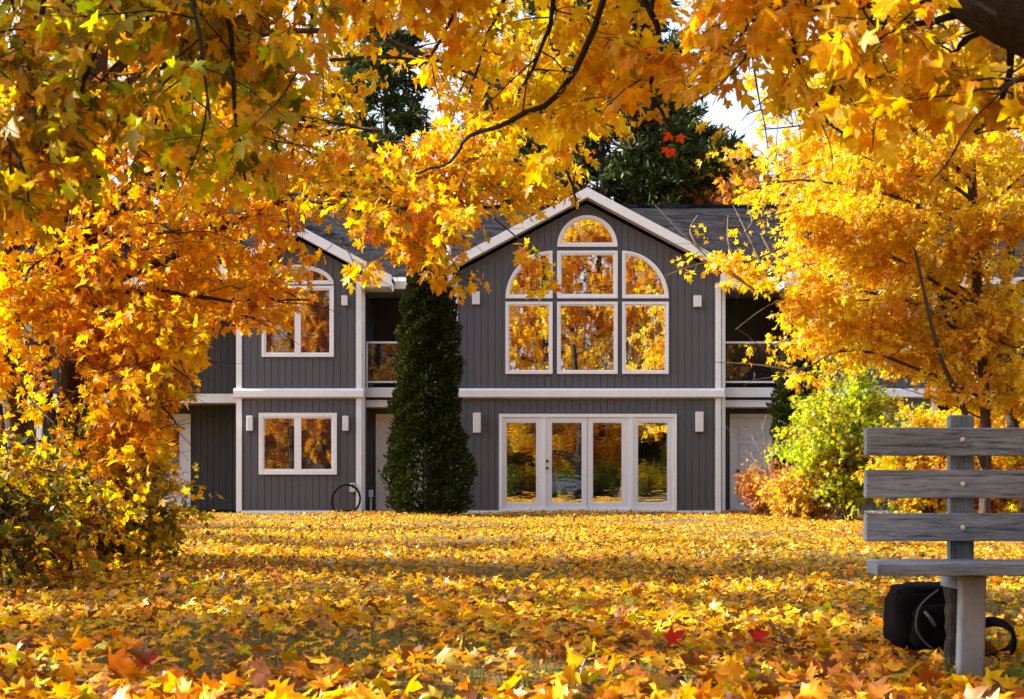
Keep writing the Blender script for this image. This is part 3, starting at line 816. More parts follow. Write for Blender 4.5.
spec = [
    ([(80, 300), (170, 257), (212, 235), (293, 198), (360, 195), (420, 215)], 11, 9.6, .035), ([(88, 217), (145, 197), (200, 150), (280, 120), (380, 130)], 11, 10.2, .045), ([(72, 400), (110, 390), (150, 400), (185, 430)], 11, 10.4, .02),
    ([(72, 350), (130, 330), (200, 325), (232, 315)], 11, 11.5, .025), ([(80, 300), (140, 290), (230, 300), (310, 300)], 11, 10.3, .025), ([(90, 190), (150, 110), (230, 70), (330, 75)], 11, 11.6, .03), ([(60, 420), (20, 390), (-40, 380)], 11, 10.6, .02),
    ([(80, 260), (20, 210), (-50, 170)], 11, 10.6, .03), ([(10, 330), (60, 270), (110, 240), (180, 230)], 11, 9.8, .025), ([(280, 120), (360, 140), (430, 180), (480, 215)], 10.4, 9.8, .018), ([(293, 198), (370, 215), (420, 245), (440, 270)], 9.9, 9.4, .014),
    ([(88, 215), (160, 170), (260, 160), (340, 180)], 11, 11.8, .03), ([(95, 100), (170, 20), (280, -20), (400, -10), (500, 30)], 11, 10.8, .035), ([(95, 100), (200, 50), (330, 30), (440, 60), (540, 110), (570, 150)], 11, 10.0, .03), ([(20, 80), (-20, 20), (-70, -30)], 11, 11, .03),
    ([(100, 30), (40, -40), (0, -80)], 11, 10, .03), ([(66, 450), (100, 430), (140, 450), (170, 480)], 11, 10.2, .015), ([(88, 215), (130, 250), (190, 270), (250, 290)], 11, 11.9, .025), ([(66, 450), (40, 440), (0, 450)], 11, 10.4, .016), ([(60, 270), (100, 310), (150, 350), (190, 380)], 10.6, 9.8, .02),
    ([(400, -10), (470, 60), (500, 130), (520, 180)], 10.8, 10.2, .014), ([(360, 140), (400, 180), (415, 230), (410, 270)], 10.2, 9.9, .01), ([(20, 100), (60, 60), (120, 40), (200, 90)], 11, 12, .02), ([(60, 200), (40, 150), (10, 120)], 10.8, 10.2, .02), ([(330, 60), (420, 60), (500, 100), (560, 110)], 10.4, 11, .015),
    ([(72, 380), (110, 410), (140, 440), (150, 490)], 11, 10.3, .014), ([(72, 400), (120, 440), (120, 480), (110, 510)], 11, 10.6, .012), ([(74, 350), (130, 370), (165, 390), (172, 420)], 11, 10.8, .014), ([(74, 350), (110, 340), (160, 350), (195, 345)], 11, 10.4, .014),
    ([(20, 380), (30, 400), (60, 430), (80, 470)], 10.8, 10.2, .012), ([(10, 330), (30, 340), (70, 360), (100, 370)], 10.8, 10.0, .012), ([(80, 300), (120, 320), (150, 310), (200, 290)], 11, 11.5, .016), ([(60, 250), (30, 270), (20, 310), (10, 350)], 10.8, 10.3, .014)]
for pts, a, b_, r in spec:
    cC.limb(up_to(pts, a, b_), r, r * .25, 18, 0.85, 9, 0.4, 12, droop=0.45, t0=0.18, flatness=0.4)
for i in range(4):   # crown above the frame
    q = along(random.choice((tr1, tr2)), random.uniform(.7, 1))[0]; a = random.uniform(0, 6.28); L = random.uniform(1.5, 3.4)
    cC.limb([q, q + Vector((L * .5 * math.cos(a), L * .5 * math.sin(a), .6)), q + Vector((L * math.cos(a), L * math.sin(a), random.uniform(.8, 2)))], 0.04, 0.01, 8, 0.9, 5, 0.5, 7)
cC.shape = None
for pts, nb_ in (([(490, 215), (520, 240), (540, 262), (546, 285)], 3), ([(440, 240), (455, 265), (463, 285)], 3), ([(340, 240), (350, 255), (354, 268)], 2)):
    cC.limb(up_to(pts, 9.8, 9.5), 0.006, 0.003, nb_, 0.16, 3, 0.13, 7, droop=0.6, t0=0.45)
cC.make(C, dict(orange=1.6, amber=3.2, gold=5, yellow=5), 0.062, M['bark'],
        [(tr1, np.linspace(0.13, 0.05, len(tr1)), 12), (tr2, np.linspace(0.11, 0.05, len(tr2)), 10), (tr3, np.linspace(0.05, 0.02, len(tr3)), 8)],
        mixf=(dict(yellow=4, gold=3, lime=1.2, pale=.4), lambda p: min(0.85, max(0.1, 0.12 + (0.5 if p.x > -1.6 else 0) + (0.6 if p.z < 0.9 else 0)))))

# --- E: the bright yellow maple on the right, between bench and house
E = empty('maple_tree', tuple(G(981, 21)), label='bright yellow maple with slender trunk, right of the house', cat='tree')
def shapeE(p):
    q = proj(p)
    if q is None: return 1.0
    x, y = q
    if y < -60 or x > 1174: return 0.6
    xl_ = lerp_tab([(40, 775), (90, 752), (150, 738), (200, 728), (230, 690), (262, 655), (300, 690), (330, 725), (390, 735), (430, 860)], y)
    if y > lerp_tab(LOW_E, x) or x < xl_: return 0.0
    k = min(1.0, 0.22 + 0.78 * (x - xl_) / 80)
    k *= min(1, 0.94 + 0.62 * math.sin(p.z * 5.2 + 1.4 * math.sin(p.x * 1.1 + 1) + p.y * .8) * (0.65 + 0.35 * math.sin(p.x * 3.1 - p.y * 2)))
    if ((x - 750) / 34) ** 2 + ((y - 318) / 24) ** 2 < 1: k *= 0.35
    return k
cE = Crown(shapeE)
te1 = smooth_line([G(984, 21) - Vector((0, 0, .1)), P(986, 430, 21), P(979, 310, 21), P(972, 180, 21), P(968, 40, 21.2), P(975, -120, 21.4), P(970, -260, 21.5)])
te2 = smooth_line([G(1030, 22), P(1012, 420, 22), P(1000, 330, 22), P(1020, 200, 22), P(1050, 60, 22), P(1060, -120, 22)])
te3 = smooth_line([P(985, 470, 21), P(960, 400, 20.6), P(938, 350, 20.2), P(915, 250, 20)])
spec = [
    ([(983, 350), (920, 305), (850, 292), (780, 300), (735, 330)], 21, 20, .035), ([(979, 310), (900, 262), (820, 236), (750, 262), (680, 275)], 21, 20.5, .03), ([(975, 250), (880, 185), (820, 160), (770, 180)], 21, 22, .035), ([(972, 180), (900, 120), (830, 85), (770, 70)], 21, 22, .035), ([(972, 200), (900, 150), (830, 125), (760, 130)], 21, 20.4, .03), ([(970, 130), (880, 95), (800, 100), (745, 115)], 21, 21.2, .03), ([(975, 230), (890, 195), (800, 180), (735, 195)], 21, 20.8, .03),
    ([(980, 320), (1040, 270), (1110, 250)], 21, 20.5, .03), ([(974, 220), (1030, 170), (1100, 140)], 21, 21.5, .03), ([(985, 400), (920, 370), (850, 350), (800, 370), (752, 380)], 21, 20.5, .03), ([(985, 400), (1030, 385), (1090, 380)], 21, 21, .02),
    ([(975, 260), (920, 220), (860, 220), (800, 210), (750, 225)], 21, 19.6, .03), ([(970, 120), (920, 60), (860, 30)], 21, 21, .03), ([(970, 100), (1020, 60), (1080, 30)], 21, 21, .03), ([(979, 310), (930, 330), (880, 340), (830, 330), (770, 345)], 21, 22, .025), ([(979, 300), (1000, 340), (1030, 350)], 21, 20, .02),
    ([(972, 190), (940, 150), (900, 170), (850, 150)], 21, 20, .025), ([(982, 330), (950, 290), (910, 280), (860, 265)], 21, 22.4, .025), ([(970, 90), (940, 20), (900, -40)], 21, 22, .03), ([(1010, 400), (1050, 330), (1100, 320)], 22, 22, .03), ([(1010, 240), (960, 210), (910, 230)], 22, 23, .02), ([(974, 215), (930, 205), (880, 225), (840, 215)], 21, 20.2, .02), ([(975, 240), (1000, 225), (1040, 215)], 21, 20, .02), ([(982, 350), (940, 360), (900, 380), (860, 395)], 21, 22.5, .016), ([(985, 380), (1010, 360), (1050, 350)], 21, 20.5, .016), ([(979, 330), (930, 310), (880, 300), (830, 305), (790, 318)], 21, 20.3, .02), ([(981, 345), (940, 335), (890, 320), (845, 325)], 21, 21.6, .02), ([(979, 300), (940, 275), (890, 270), (830, 262), (790, 270)], 21, 21.4, .02), ([(750, 262), (710, 255), (680, 225)], 20.5, 20.3, .009), ([(985, 420), (940, 400), (890, 385)], 21, 21.5, .015)]
for pts, a, b_, r in spec:
    cE.limb(up_to(pts, a, b_), r, r * .25, 26, 0.95, 9, 0.42, 14, droop=0.35, t0=0.12, flatness=0.35, seg=6)
for i in range(8):
    q = along(random.choice((te1, te2)), random.uniform(.75, 1))[0]; a = random.uniform(0, 6.28); L = random.uniform(1.5, 3.5)
    cE.limb([q, q + Vector((L * .5 * math.cos(a), L * .5 * math.sin(a), .8)), q + Vector((L * math.cos(a), L * math.sin(a), random.uniform(1, 2.4)))], 0.05, 0.01, 9, 1.0, 6, 0.5, 7)
cE.make(E, dict(yellow=7, gold=2, pale=4.5), 0.082, M['bark'], [(te1, np.linspace(0.085, 0.05, len(te1)), 10), (te2, np.linspace(0.1, 0.05, len(te2)), 10), (te3, np.linspace(0.05, 0.02, len(te3)), 8)], lo=True, tilt=0.8)
# bare twigs at the tip of the lowest left limb belong to this maple
mbt = MB()
for (a, b_, c) in (((755, 290), (705, 255), (655, 205)), ((700, 250), (690, 230), (698, 215)), ((745, 283), (712, 262), (664, 276)), ((735, 268), (728, 240), (728, 215)), ((760, 262), (748, 235), (733, 205)), ((745, 232), (752, 222), (748, 208)), ((770, 250), (762, 235), (766, 225)), ((800, 372), (760, 365), (715, 362))):
    ln = smooth_line([P(*a, 20.2), P(*b_, 20.2), P(*c, 20.2)]); mbt = MB(); mbt.tube(ln, np.linspace(0.02, 0.006, len(ln)), 5); mbt.build('twig', M['bark_pale'], E)

# ------------------------------------------------------------------ shrubs
def bush(label, base, h, wx_, wy, nstem, mix, size, bark, lo=True, name='shrub', group=None, shape=None, nb=9, ntw=5, nleaf=8, bl=0.35, tilt=0.9, mixf=None):
    t = empty(name, tuple(base), label=label, cat='shrub', group=group)
    c = Crown(shape)
    for i in range(nstem):
        a = random.uniform(0, 6.283); q = math.sqrt(random.random())
        tip = base + Vector((wx_ * q * math.cos(a), wy * q * math.sin(a), h * random.uniform(.55, 1.0) * (1 - 0.35 * q * q)))
        mid = base.lerp(tip, .5) + Vector((0, 0, .12 * h)) + rv() * 0.08
        c.limb([base + rv() * 0.08 * Vector((1, 1, 0)).length, mid, tip], 0.016, 0.004, nb, bl, ntw, bl * .6, nleaf, t0=0.2, flatness=0.8)
    c.make(t, mix, size, bark, lo=lo, tilt=tilt, limbname='stem', crown='foliage', mixf=mixf)
    return t
def capY(ylim):
    def f(p):
        q = proj(p); return 1.0 if q is None or q[1] > ylim else 0.0
    return f
for lab, px, Yb, h, wx_, mix in (
    ('dark green and yellow shrub under the leaning maple trunks', 40, 9.6, .95, .55, dict(green=1.5, olive=2, yellow=4, lime=2, gold=2, brown=1.5)),
    ('tall loose shrub of yellow green leaves in front of the porch post', 108, 10.6, 1.08, .4, dict(lime=1, yellow=3, gold=2, olive=3, green=2.5)),
    ('low shrub with small orange and green leaves at the lawn edge beside the porch', 140, 11.0, 0.75, .2, dict(green=2, olive=2, amber=2, yellow=2)),
    ('low brownish green shrub cut off by the left picture edge', -5, 8.8, 0.9, .5, dict(green=3, olive=3, brown=2, yellow=1))):
    bush(lab, G(px, Yb), h, wx_, .5, 14, mix, 0.05, M['bark'], lo=False, nb=7, ntw=4, nleaf=6, bl=.4)
bush('large yellow green shrub, sunlit, behind the left end of the bench', G(848, 25), 2.7, 1.05, .9, 40, dict(lime=7, green=2.0, yellow=1.5), 0.075, M['bark_pale'], nb=12, bl=.5)
bush('rust brown shrub in front of the white panelled door', G(766, 27), 1.2, .5, .4, 16, dict(rust=4, orange=2, tan=2), 0.06, M['bark_pale'], nb=8, bl=.3, nleaf=6)
bush('low pale orange shrub between the rust shrub and the yellow green shrub', G(806, 25.6), 1.0, .7, .5, 20, dict(amber=2, tan=3, pale=4), 0.07, M['bark_pale'], nb=9, bl=.35)
bush('golden shrub seen through the bench back', G(925, 23.6), 2.0, 1.0, .6, 34, dict(yellow=4, gold=3, lime=3, orange=1), 0.075, M['bark'], nb=10, bl=.4)
bush('orange and yellow shrub around the slender maple trunk', G(985, 23), 2.1, .9, .7, 34, dict(yellow=4, gold=3, amber=2, lime=1), 0.08, M['bark'], nb=10, bl=.42)
bush('yellow and green shrub at the right picture edge', G(1060, 22), 1.9, .9, .7, 24, dict(yellow=4, lime=3, gold=2), 0.08, M['bark'], nb=10, bl=.42)
# bare twiggy shrub by the white door
t = empty('shrub', tuple(G(786, 26.4)), label='bare twiggy shrub beside the dark cedar and the white door', cat='shrub')
mb = MB()
for i in range(16):
    d = Vector((random.uniform(-.5, .5), random.uniform(-.3, .3), 1)); ln = grow_line(G(786, 26.4), d, random.uniform(1.2, 2.2), 7, .3)
    mb.tube(ln, np.linspace(.014, .004, len(ln)), 5)
    for j in range(3):
        q, dd = along(ln, random.uniform(.3, .9)); l2 = grow_line(q, dd + rv() * .6, .5, 4, .4); mb.tube(l2, np.linspace(.008, .003, len(l2)), 4)
mb.build('stem', M['bark_pale'], t)

# --- cedars
def cedar(label, base, prof, n, size, yscale=0.9):
    t = empty('cedar_tree', tuple(base), label=label, cat='tree')
    H = prof[-1][0]
    mb = MB(); mb.tube([base - Vector((0, 0, .1)), base + Vector((0, 0, H * .9))], [.09, .02], 8); mb.build('trunk', M['bark_dark'], t)
    zz = RNG.random(n) ** 0.9 * H; a = RNG.uniform(0, 2 * np.pi, n)
    rr = np.array([lerp_tab(prof, z) for z in zz])
    lump = 1 + 0.10 * np.sin(a * 3 + zz * 2.1) + 0.09 * np.sin(a * 5 - zz * 4.3 + 1) + 0.08 * np.sin(zz * 9 + a * 2) + 0.08 * np.sin(zz * 17 - a * 7) + np.where(RNG.random(n) < .06, .14 * RNG.random(n), 0)
    rad = rr * lump * (1 - 0.45 * RNG.random(n) ** 2.2) 
    pos = np.stack([base.x + rad * np.cos(a), base.y + rad * np.sin(a) * yscale, zz + 0.0], 1)
    out = np.stack([np.cos(a), np.sin(a), np.full(n, 0.9)], 1) + RNG.normal(0, .45, (n, 3))
    nr = np.stack([-np.sin(a), np.cos(a), np.zeros(n)], 1) + RNG.normal(0, .8, (n, 3))
    col = colours(dict(dark=5, green=.9, lime=.012), n) * RNG.uniform(.25, .6, (n, 1))
    d = unit(out); nr = unit(nr - d * np.sum(nr * d, 1, keepdims=True)); sd_ = np.cross(d, nr)
    s_ = np.clip(RNG.normal(size, size * .3, n), size * .4, size * 2)[:, None]
    V = np.stack([pos, pos + d * s_ * .45 + sd_ * s_ * .28, pos + d * s_, pos + d * s_ * .45 - sd_ * s_ * .28], 1).reshape(-1, 3)
    T = (np.array([[0, 1, 2], [0, 2, 3]])[None] + (np.arange(n) * 4)[:, None, None]).reshape(-1, 3)
    np_mesh('crown', V, T, M['needle'], t, np.repeat(col, 4, 0))
cedar('tall dark green columnar cedar standing against the house between two gabled fronts', G(428, 28.3), [(0, .6), (.35, .76), (.9, .8), (1.5, .66), (2.4, .58), (3.6, .54), (4.4, .44), (5.0, .28), (5.4, .05)], 52000, .075)
cedar('shorter dark cedar to the right of the white panelled door', G(800, 28.6), [(0, .45), (.5, .5), (1.6, .5), (2.6, .45), (3.2, .25), (3.5, .04)], 19000, .075)

# ------------------------------------------------------------------ trees behind the house
def pine(label, base, H, w_, n_wh, group=None, z0=0.25):
    t = empty('pine_tree', tuple(base), label=label, cat='tree', group=group)
    tr = smooth_line([base - Vector((0, 0, .2)), base + Vector((.1, 0, H * .4)), base + Vector((-.1, .1, H * .8)), base + Vector((0, 0, H))])
    mb = MB(); mb.tube(tr, np.linspace(.2, .04, len(tr)), 10); mb.build('trunk', M['bark_dark'], t, smooth=True)
    mb = MB(); pos = []; dr = []
    for i in range(n_wh):
        f = z0 + (1 - z0) * (i + random.random()) / n_wh
        q, _ = along(tr, f); L = w_ * (1.05 - f) ** 0.7 * random.uniform(.6, 1.15)
        for j in range(random.randint(3, 5)):
            a = random.uniform(0, 6.283)
            ln = grow_line(q, Vector((math.cos(a), math.sin(a), random.uniform(-.05, .35))), L, 6, .2, -.02)
            mb.tube(ln, np.linspace(.035, .008, len(ln)), 4)
            for k_ in range(int(13 * L)):
                p, dd = along(ln, random.uniform(.25, 1)); d2 = dd + rv() * .6 + Vector((0, 0, .1)); d2.z *= .5
                l2 = grow_line(p, d2, random.uniform(.25, .7), 3, .2)
                for m_ in range(16):
                    p2, _ = along(l2, random.random()); pos.append(p2); dr.append(d2.normalized() + rv() * .7)
    mb.build('limb', M['bark_dark'], t)
    n = len(pos); pos = np.array([tuple(p) for p in pos]); d = unit(np.array([tuple(p) for p in dr])); nr = RNG.normal(0, 1, (n, 3)); sd_ = unit(np.cross(d, nr))
    s_ = RNG.uniform(.2, .42, n)[:, None]
    V = np.stack([pos, pos + d * s_ * .5 + sd_ * s_ * .13, pos + d * s_, pos + d * s_ * .5 - sd_ * s_ * .13], 1).reshape(-1, 3)
    T = (np.array([[0, 1, 2], [0, 2, 3]])[None] + (np.arange(n) * 4)[:, None, None]).reshape(-1, 3)
    col = colours(dict(dark=5, green=1), n); col[:, 2] *= 2.2
    np_mesh('crown', V, T, M['needle'], t, np.repeat(col, 4, 0))
pine('broad dark pine rising behind the main gable roof', G(603, 47), 18, 6.2, 40)
pine('dark pine behind the house, its trunk showing through the gap in yellow leaves', G(388, 50), 17, 3.2, 18, z0=.4)
pine('slimmer pine left of the trunk in the leaf gap', G(356, 55), 17, 2.6, 10, z0=.45)
pine('dark pine left of the broad one, just behind the peak of the main gable', G(548, 50), 15, 3.8, 26)
pine('dark pine behind the roof ridge, right of the broad pine', G(672, 53), 14.5, 4.6, 28)
pine('dark green pine behind the roof between the gap and the main gable', G(505, 52), 16, 3.6, 16)

def back_tree(label, base, H, w_, mix, n=9, size=.2, group=None, bark='bark', nb=9, nleaf=8, z0=.3, name='maple_tree', ntw=6):
    t = empty(name, tuple(base), label=label, cat='tree', group=group)
    c = Crown(); lean = Vector((random.uniform(-.6, .6), random.uniform(-.3, .3), H))
    tr = smooth_line([base - Vector((0, 0, .1)), base + lean * .35 + rv() * .12, base + lean * .7 + rv() * .15, base + lean])
    for i in range(n):
        f = z0 + (1 - z0) * (i + random.random()) / n; q, _ = along(tr, f); a = i * 2.4 + random.uniform(-.5, .5); L = w_ * (0.45 + 0.75 * math.sin(math.pi * min(1, (f - z0) / (1 - z0) * .8 + .2)))
        v = Vector((math.cos(a), math.sin(a), random.uniform(.1, .6)))
        c.limb([q, q + v * L * .5, q + v * L + Vector((0, 0, .3))], .07, .012, nb, L * .38, ntw, L * .2, nleaf, t0=.2, flatness=.5, seg=6)
    c.make(t, mix, size, M[bark], [(tr, np.linspace(H * .017, .03, len(tr)), 10)], lo=True)
    return t
OR = dict(orange=3, amber=4, gold=3, yellow=2); YE = dict(yellow=5, gold=3, pale=2); PK = dict(amber=2, rust=2, tan=3, orange=2)
back_tree('hazy rust coloured tree behind the right end of the roof ridge', G(735, 47), 10.5, 3.4, PK, 12, .19, nleaf=8)
back_tree('thin brown tree behind the roof, right of the dark pines', G(700, 50), 11.5, 2.4, PK, 8, .15, nleaf=3)
back_tree('yellow tree standing behind the right wing of the house', G(860, 44), 13, 4.4, YE, 16, .22, nleaf=11)
back_tree('gold tree beyond the right wing, at the picture edge', G(985, 40), 12.5, 4.2, YE, 16, .22, nleaf=11)
back_tree('orange tree behind the left wing of the house', G(110, 44), 12.5, 4.0, OR, 12, .2, nleaf=9)
back_tree('amber tree behind the roof, left of the pines', G(245, 46), 12.5, 3.8, OR, 12, .2, nleaf=9)
back_tree('golden tree far left beside the end of the house', G(-20, 33), 10.5, 3.6, OR, 12, .17, nleaf=9)
back_tree('yellow tree close behind the right gabled front, in front of the gold one', G(925, 41.5), 10.5, 3.6, YE, 15, .2, nleaf=11)
back_tree('small golden tree just behind the main ridge', G(560, 44), 9.4, 2.0, YE, 8, .15, nleaf=5)
for (x, y, H, w_) in ((-8.6, 15.8, 9, .8), (-6.8, 8.6, 8.5, .6), (-6.4, 6.5, 8.5, .75), (-10.5, 20.5, 9, .9)):
    back_tree('slim maple just outside the left picture edge throwing streaks of shade', Vector((x, y, 0)), H, w_, OR, 20, .16, group='slim maples shading the lawn from outside the picture', nb=9, nleaf=12, z0=.12)
# --- trees on the shore side: seen in the window reflections, and shading the lawn
sg = 'shore trees reflected in the house windows'
sl = 'autumn tree on the shore side, showing only as a reflection in the house windows'
for (x, y, H, w_, mix) in ((-6.5, -6, 15, 4.2, OR), (-2.6, -9.5, 17, 4.4, OR), (1.8, -7, 16, 4.2, YE), (6.0, -9, 17, 4.4, OR), (10, -6, 15, 4.2, YE), (-11, -10, 16, 4.4, OR), (14, -12, 16, 4.4, OR), (3.6, -17, 19, 4.8, YE), (-6, -17, 18, 4.8, OR), (4.4, -12, 19, 4.2, OR), (8.0, -14, 19, 4.4, OR), (-0.4, -13, 19, 4.4, OR)):
    back_tree(sl, Vector((x, y, 0)), H, w_, mix, 18, .22, group=sg, nleaf=10, bark='bark_dark', z0=.14)
for i, (x, y) in enumerate(((-8.5, -14), (-5.6, -11), (-3.2, -14.5), (-.8, -12), (1.6, -14), (3.8, -11.5), (6.4, -14), (9.5, -12), (12.5, -15), (-12, -13))):
    bush('tall shrub on the shore side, showing only as a reflection in the door glass', Vector((x, y, 0)), 4.6 + .6 * math.sin(i * 2.2), 1.9, .9, 26, [dict(green=3, lime=2, dark=2), dict(yellow=3, amber=3, gold=2), dict(dark=4, green=3), dict(lime=4, green=2, yellow=1)][i % 4], .2, M['bark'], group='tall shore shrubs reflected in the glazed doors', nb=9, bl=.9)
for i, (x, y) in enumerate(((-7.2, -8), (-5.4, -9), (-3.8, -7), (-2.2, -9.6), (-0.6, -8), (1.0, -9.4), (2.8, -8), (4.6, -9.5), (6.5, -7.5), (8.4, -9), (10.4, -8.4))):
    bush('green shrub on the shore side, showing only as a reflection in the door glass', Vector((x, y, 0)), 1.5, 1.0, .7, 20, [dict(green=2, lime=6, yellow=1), dict(green=5, lime=2), dict(lime=4, amber=2, green=2)][i % 3], .15, M['bark'], group='shore shrubs reflected in the glazed doors', nb=8, bl=.5)

# ------------------------------------------------------------------ fallen leaves and grass
def litter():
    P_ = []; 
    def strip(y0, y1, dens, k=0.40, m=0.7):
        A_ = (y1 - y0) * (2 * (k * (y0 + y1) / 2 + m)); n = int(A_ * dens)
        y = RNG.uniform(y0, y1, n); x = RNG.uniform(-1, 1, n) * (k * y + m); P_.append(np.stack([x, y], 1))
    strip(1.2, 2.4, 90, .5, 1.0); strip(2.4, 4.5, 900); strip(4.5, 7, 850); strip(7, 11, 720); strip(11, 18, 520); strip(18, 31.3, 290, .42, .5)
    xy = np.concatenate(P_)
    # nothing inside the house walls
    ins = (xy[:, 1] > 30.33) & ~((xy[:, 1] < 31.5) & (((xy[:, 0] > -3.2) & (xy[:, 0] < -1.4)) | ((xy[:, 0] > 4.6) & (xy[:, 0] < 6.4))))
    xy = xy[~ins]
    # drifts: some patches let the grass through
    q = np.sin(xy[:, 0] * 1.7 + 0.6 * np.sin(xy[:, 1] * 1.1)) + np.sin(xy[:, 1] * 2.3 + xy[:, 0] * .7) + .6 * np.sin(xy[:, 0] * 4.1 - xy[:, 1] * 3.3)
    keep = RNG.random(len(xy)) < np.clip(0.76 + 0.28 * q, .22, 1)
    bare = np.hypot((xy[:, 0] - 1.64) / .26, (xy[:, 1] - 4.66) / .2) < 1
    keep &= ~bare | (RNG.random(len(xy)) < .12)
    return xy[keep]
xy = litter(); N = len(xy)
gz = np.array([ground_z(a, c) for a, c in xy])
tilt = np.abs(RNG.normal(0, 1, N)) * np.where(xy[:, 1] < 5, .75, .6); az = RNG.uniform(0, 2 * np.pi, N); hd = RNG.uniform(0, 2 * np.pi, N)
nrm = np.stack([np.sin(tilt) * np.cos(az), np.sin(tilt) * np.sin(az), np.cos(tilt)], 1)
d = np.stack([np.cos(hd), np.sin(hd), RNG.normal(0, .25, N)], 1)
size = np.clip(np.where(xy[:, 1] < 4.6, 1.3, 1) * np.where(RNG.random(N) < .05, .07, np.where(xy[:, 1] < 7, RNG.normal(.042, .014, N), RNG.normal(.036, .011, N))), .02, .1)
pos = np.stack([xy[:, 0], xy[:, 1], gz + .012 + np.abs(RNG.normal(0, .022, N)) + .4 * size * np.sin(tilt)], 1)
d_u = unit(d); pos -= d_u * (size * .4)[:, None]; pos[:, 2] = np.maximum(pos[:, 2], gz + .008)
col = colours(dict(yellow=3.6, gold=4.6, amber=4, orange=2, rust=2, brown=4.2, tan=1.2, olive=1.5, lime=.5), N)
nr_ = xy[:, 1] < 5.5; col[nr_] *= np.array([1.08, .98, .95])
near = xy[:, 1] < 9
for nm, sel, lo in (('fallen_leaves', near, False), ('fallen_leaves', ~near, True)):
    o = leaves(nm, pos[sel], d[sel], nrm[sel], size[sel], col[sel], M['litter'], lo=lo, curl=.45, fold=.3)
    tag(o, kind='stuff', label='carpet of yellow and orange fallen maple leaves on the lawn', cat='leaves')
# a few single red leaves
for lab, px, Yl, c in (('red fallen maple leaf in the middle of the leaf carpet', 666, 5.1, 'red'), ('crimson fallen leaf a little left of the black bag', 752, 5.15, 'red'), ('bright red leaf at the bottom left of the lawn', 137, 4.45, 'red')):
    p = np.array([[*G(px, Yl)]]) + np.array([[0, 0, .06]])
    o = leaves('fallen_leaf', p, np.array([[.8, .2, .3]]), np.array([[.1, -.8, .5]]), np.array([.075]), np.array([PAL[c]]), M['litter'])
    tag(o, lab, 'leaf', 'single red fallen leaves')

def grass():
    n = 60000
    y = 2.4 + 20 * RNG.random(n) ** 1.5; x = RNG.uniform(-1, 1, n) * (.4 * y + .5)
    q = np.sin(x * 1.7 + .6 * np.sin(y * 1.1)) + np.sin(y * 2.3 + x * .7) + .6 * np.sin(x * 4.1 - y * 3.3)
    k_ = RNG.random(n) < np.clip(.35 - .3 * q, .06, 1)
    x, y = x[k_], y[k_]
    m_ = 1500; x = np.concatenate([x, RNG.normal(1.64, .17, m_)]); y = np.concatenate([y, RNG.normal(4.66, .12, m_)])
    n = len(x); h = RNG.uniform(.02, .065, n); h[-m_:] *= 1.3; a = RNG.uniform(0, 6.28, n); le = RNG.normal(0, .4, (n, 2)) * h[:, None]
    z = np.array([ground_z(a_, b_) for a_, b_ in zip(x, y)]) - .01
    w_ = RNG.uniform(.002, .0045, n)
    b0 = np.stack([x - w_ * np.cos(a), y - w_ * np.sin(a), z], 1); b1 = np.stack([x + w_ * np.cos(a), y + w_ * np.sin(a), z], 1)
    t_ = np.stack([x + le[:, 0], y + le[:, 1], z + h + .02], 1)
    V = np.stack([b0, b1, t_], 1).reshape(-1, 3); T = np.arange(3 * n).reshape(-1, 3)
    col = np.array([.12, .17, .018])[None] * RNG.uniform(.6, 1.6, (n, 1)) * np.array([1, 1, 1])
    o = np_mesh('grass', V, T, M['blade'], None, np.repeat(col, 3, 0)); tag(o, kind='stuff', label='short green grass between the fallen leaves', cat='grass')
grass()

# ------------------------------------------------------------------ the bench
YB = 4.86          # front face of the back slats
bench = empty('park_bench', (1.62, 4.9, 0), label='weathered grey wooden bench on a concrete leg, seen from the front', cat='bench')
bs = YB / F
def bx_(px, y=YB): return (px - CX) * y / F
def bz_(py, y=YB): return CAM_Z + (HY - py) * y / F
def board(name, x0, x1, y0, y1, z0, z1, mat=None):
    mb = MB(); nseg = 14
    V = []
    for i in range(nseg + 1):
        x = x0 + (x1 - x0) * i / nseg; e = .0012
        dz = random.uniform(-e, e); V += [(x, y0, z0 + dz), (x, y1, z0 + dz), (x, y1, z1 + random.uniform(-e, e)), (x, y0, z1 + random.uniform(-e, e))]
    Fc = [(0, 1, 2, 3), tuple(nseg * 4 + k for k in (3, 2, 1, 0))]
    for i in range(nseg):
        for k in range(4): Fc.append((i * 4 + k, i * 4 + (k + 1) % 4, (i + 1) * 4 + (k + 1) % 4, (i + 1) * 4 + k))
    mb.add(V, Fc)
    return mb.build(name, mat or M['wood'], bench, bevel=.005)
XE = bx_(866) + 1.62
for y0, y1 in ((427.5, 455.5), (470, 498), (513.5, 541.5)):
    sl_ = board('back_slat', bx_(866), XE, YB, YB + .038, bz_(y1), bz_(y0))
    for xb in (bx_(963), XE - (bx_(963) - bx_(866))):
        mb = MB(); zc = bz_((y0 + y1) / 2 - (2 if y0 < 460 else 0))
        mb.tube([(xb, YB + .004, zc), (xb, YB - .004, zc), (xb, YB - .009, zc)], [.0085, .0085, .005], 12)
        mb.build('bolt', M['steel'], sl_)
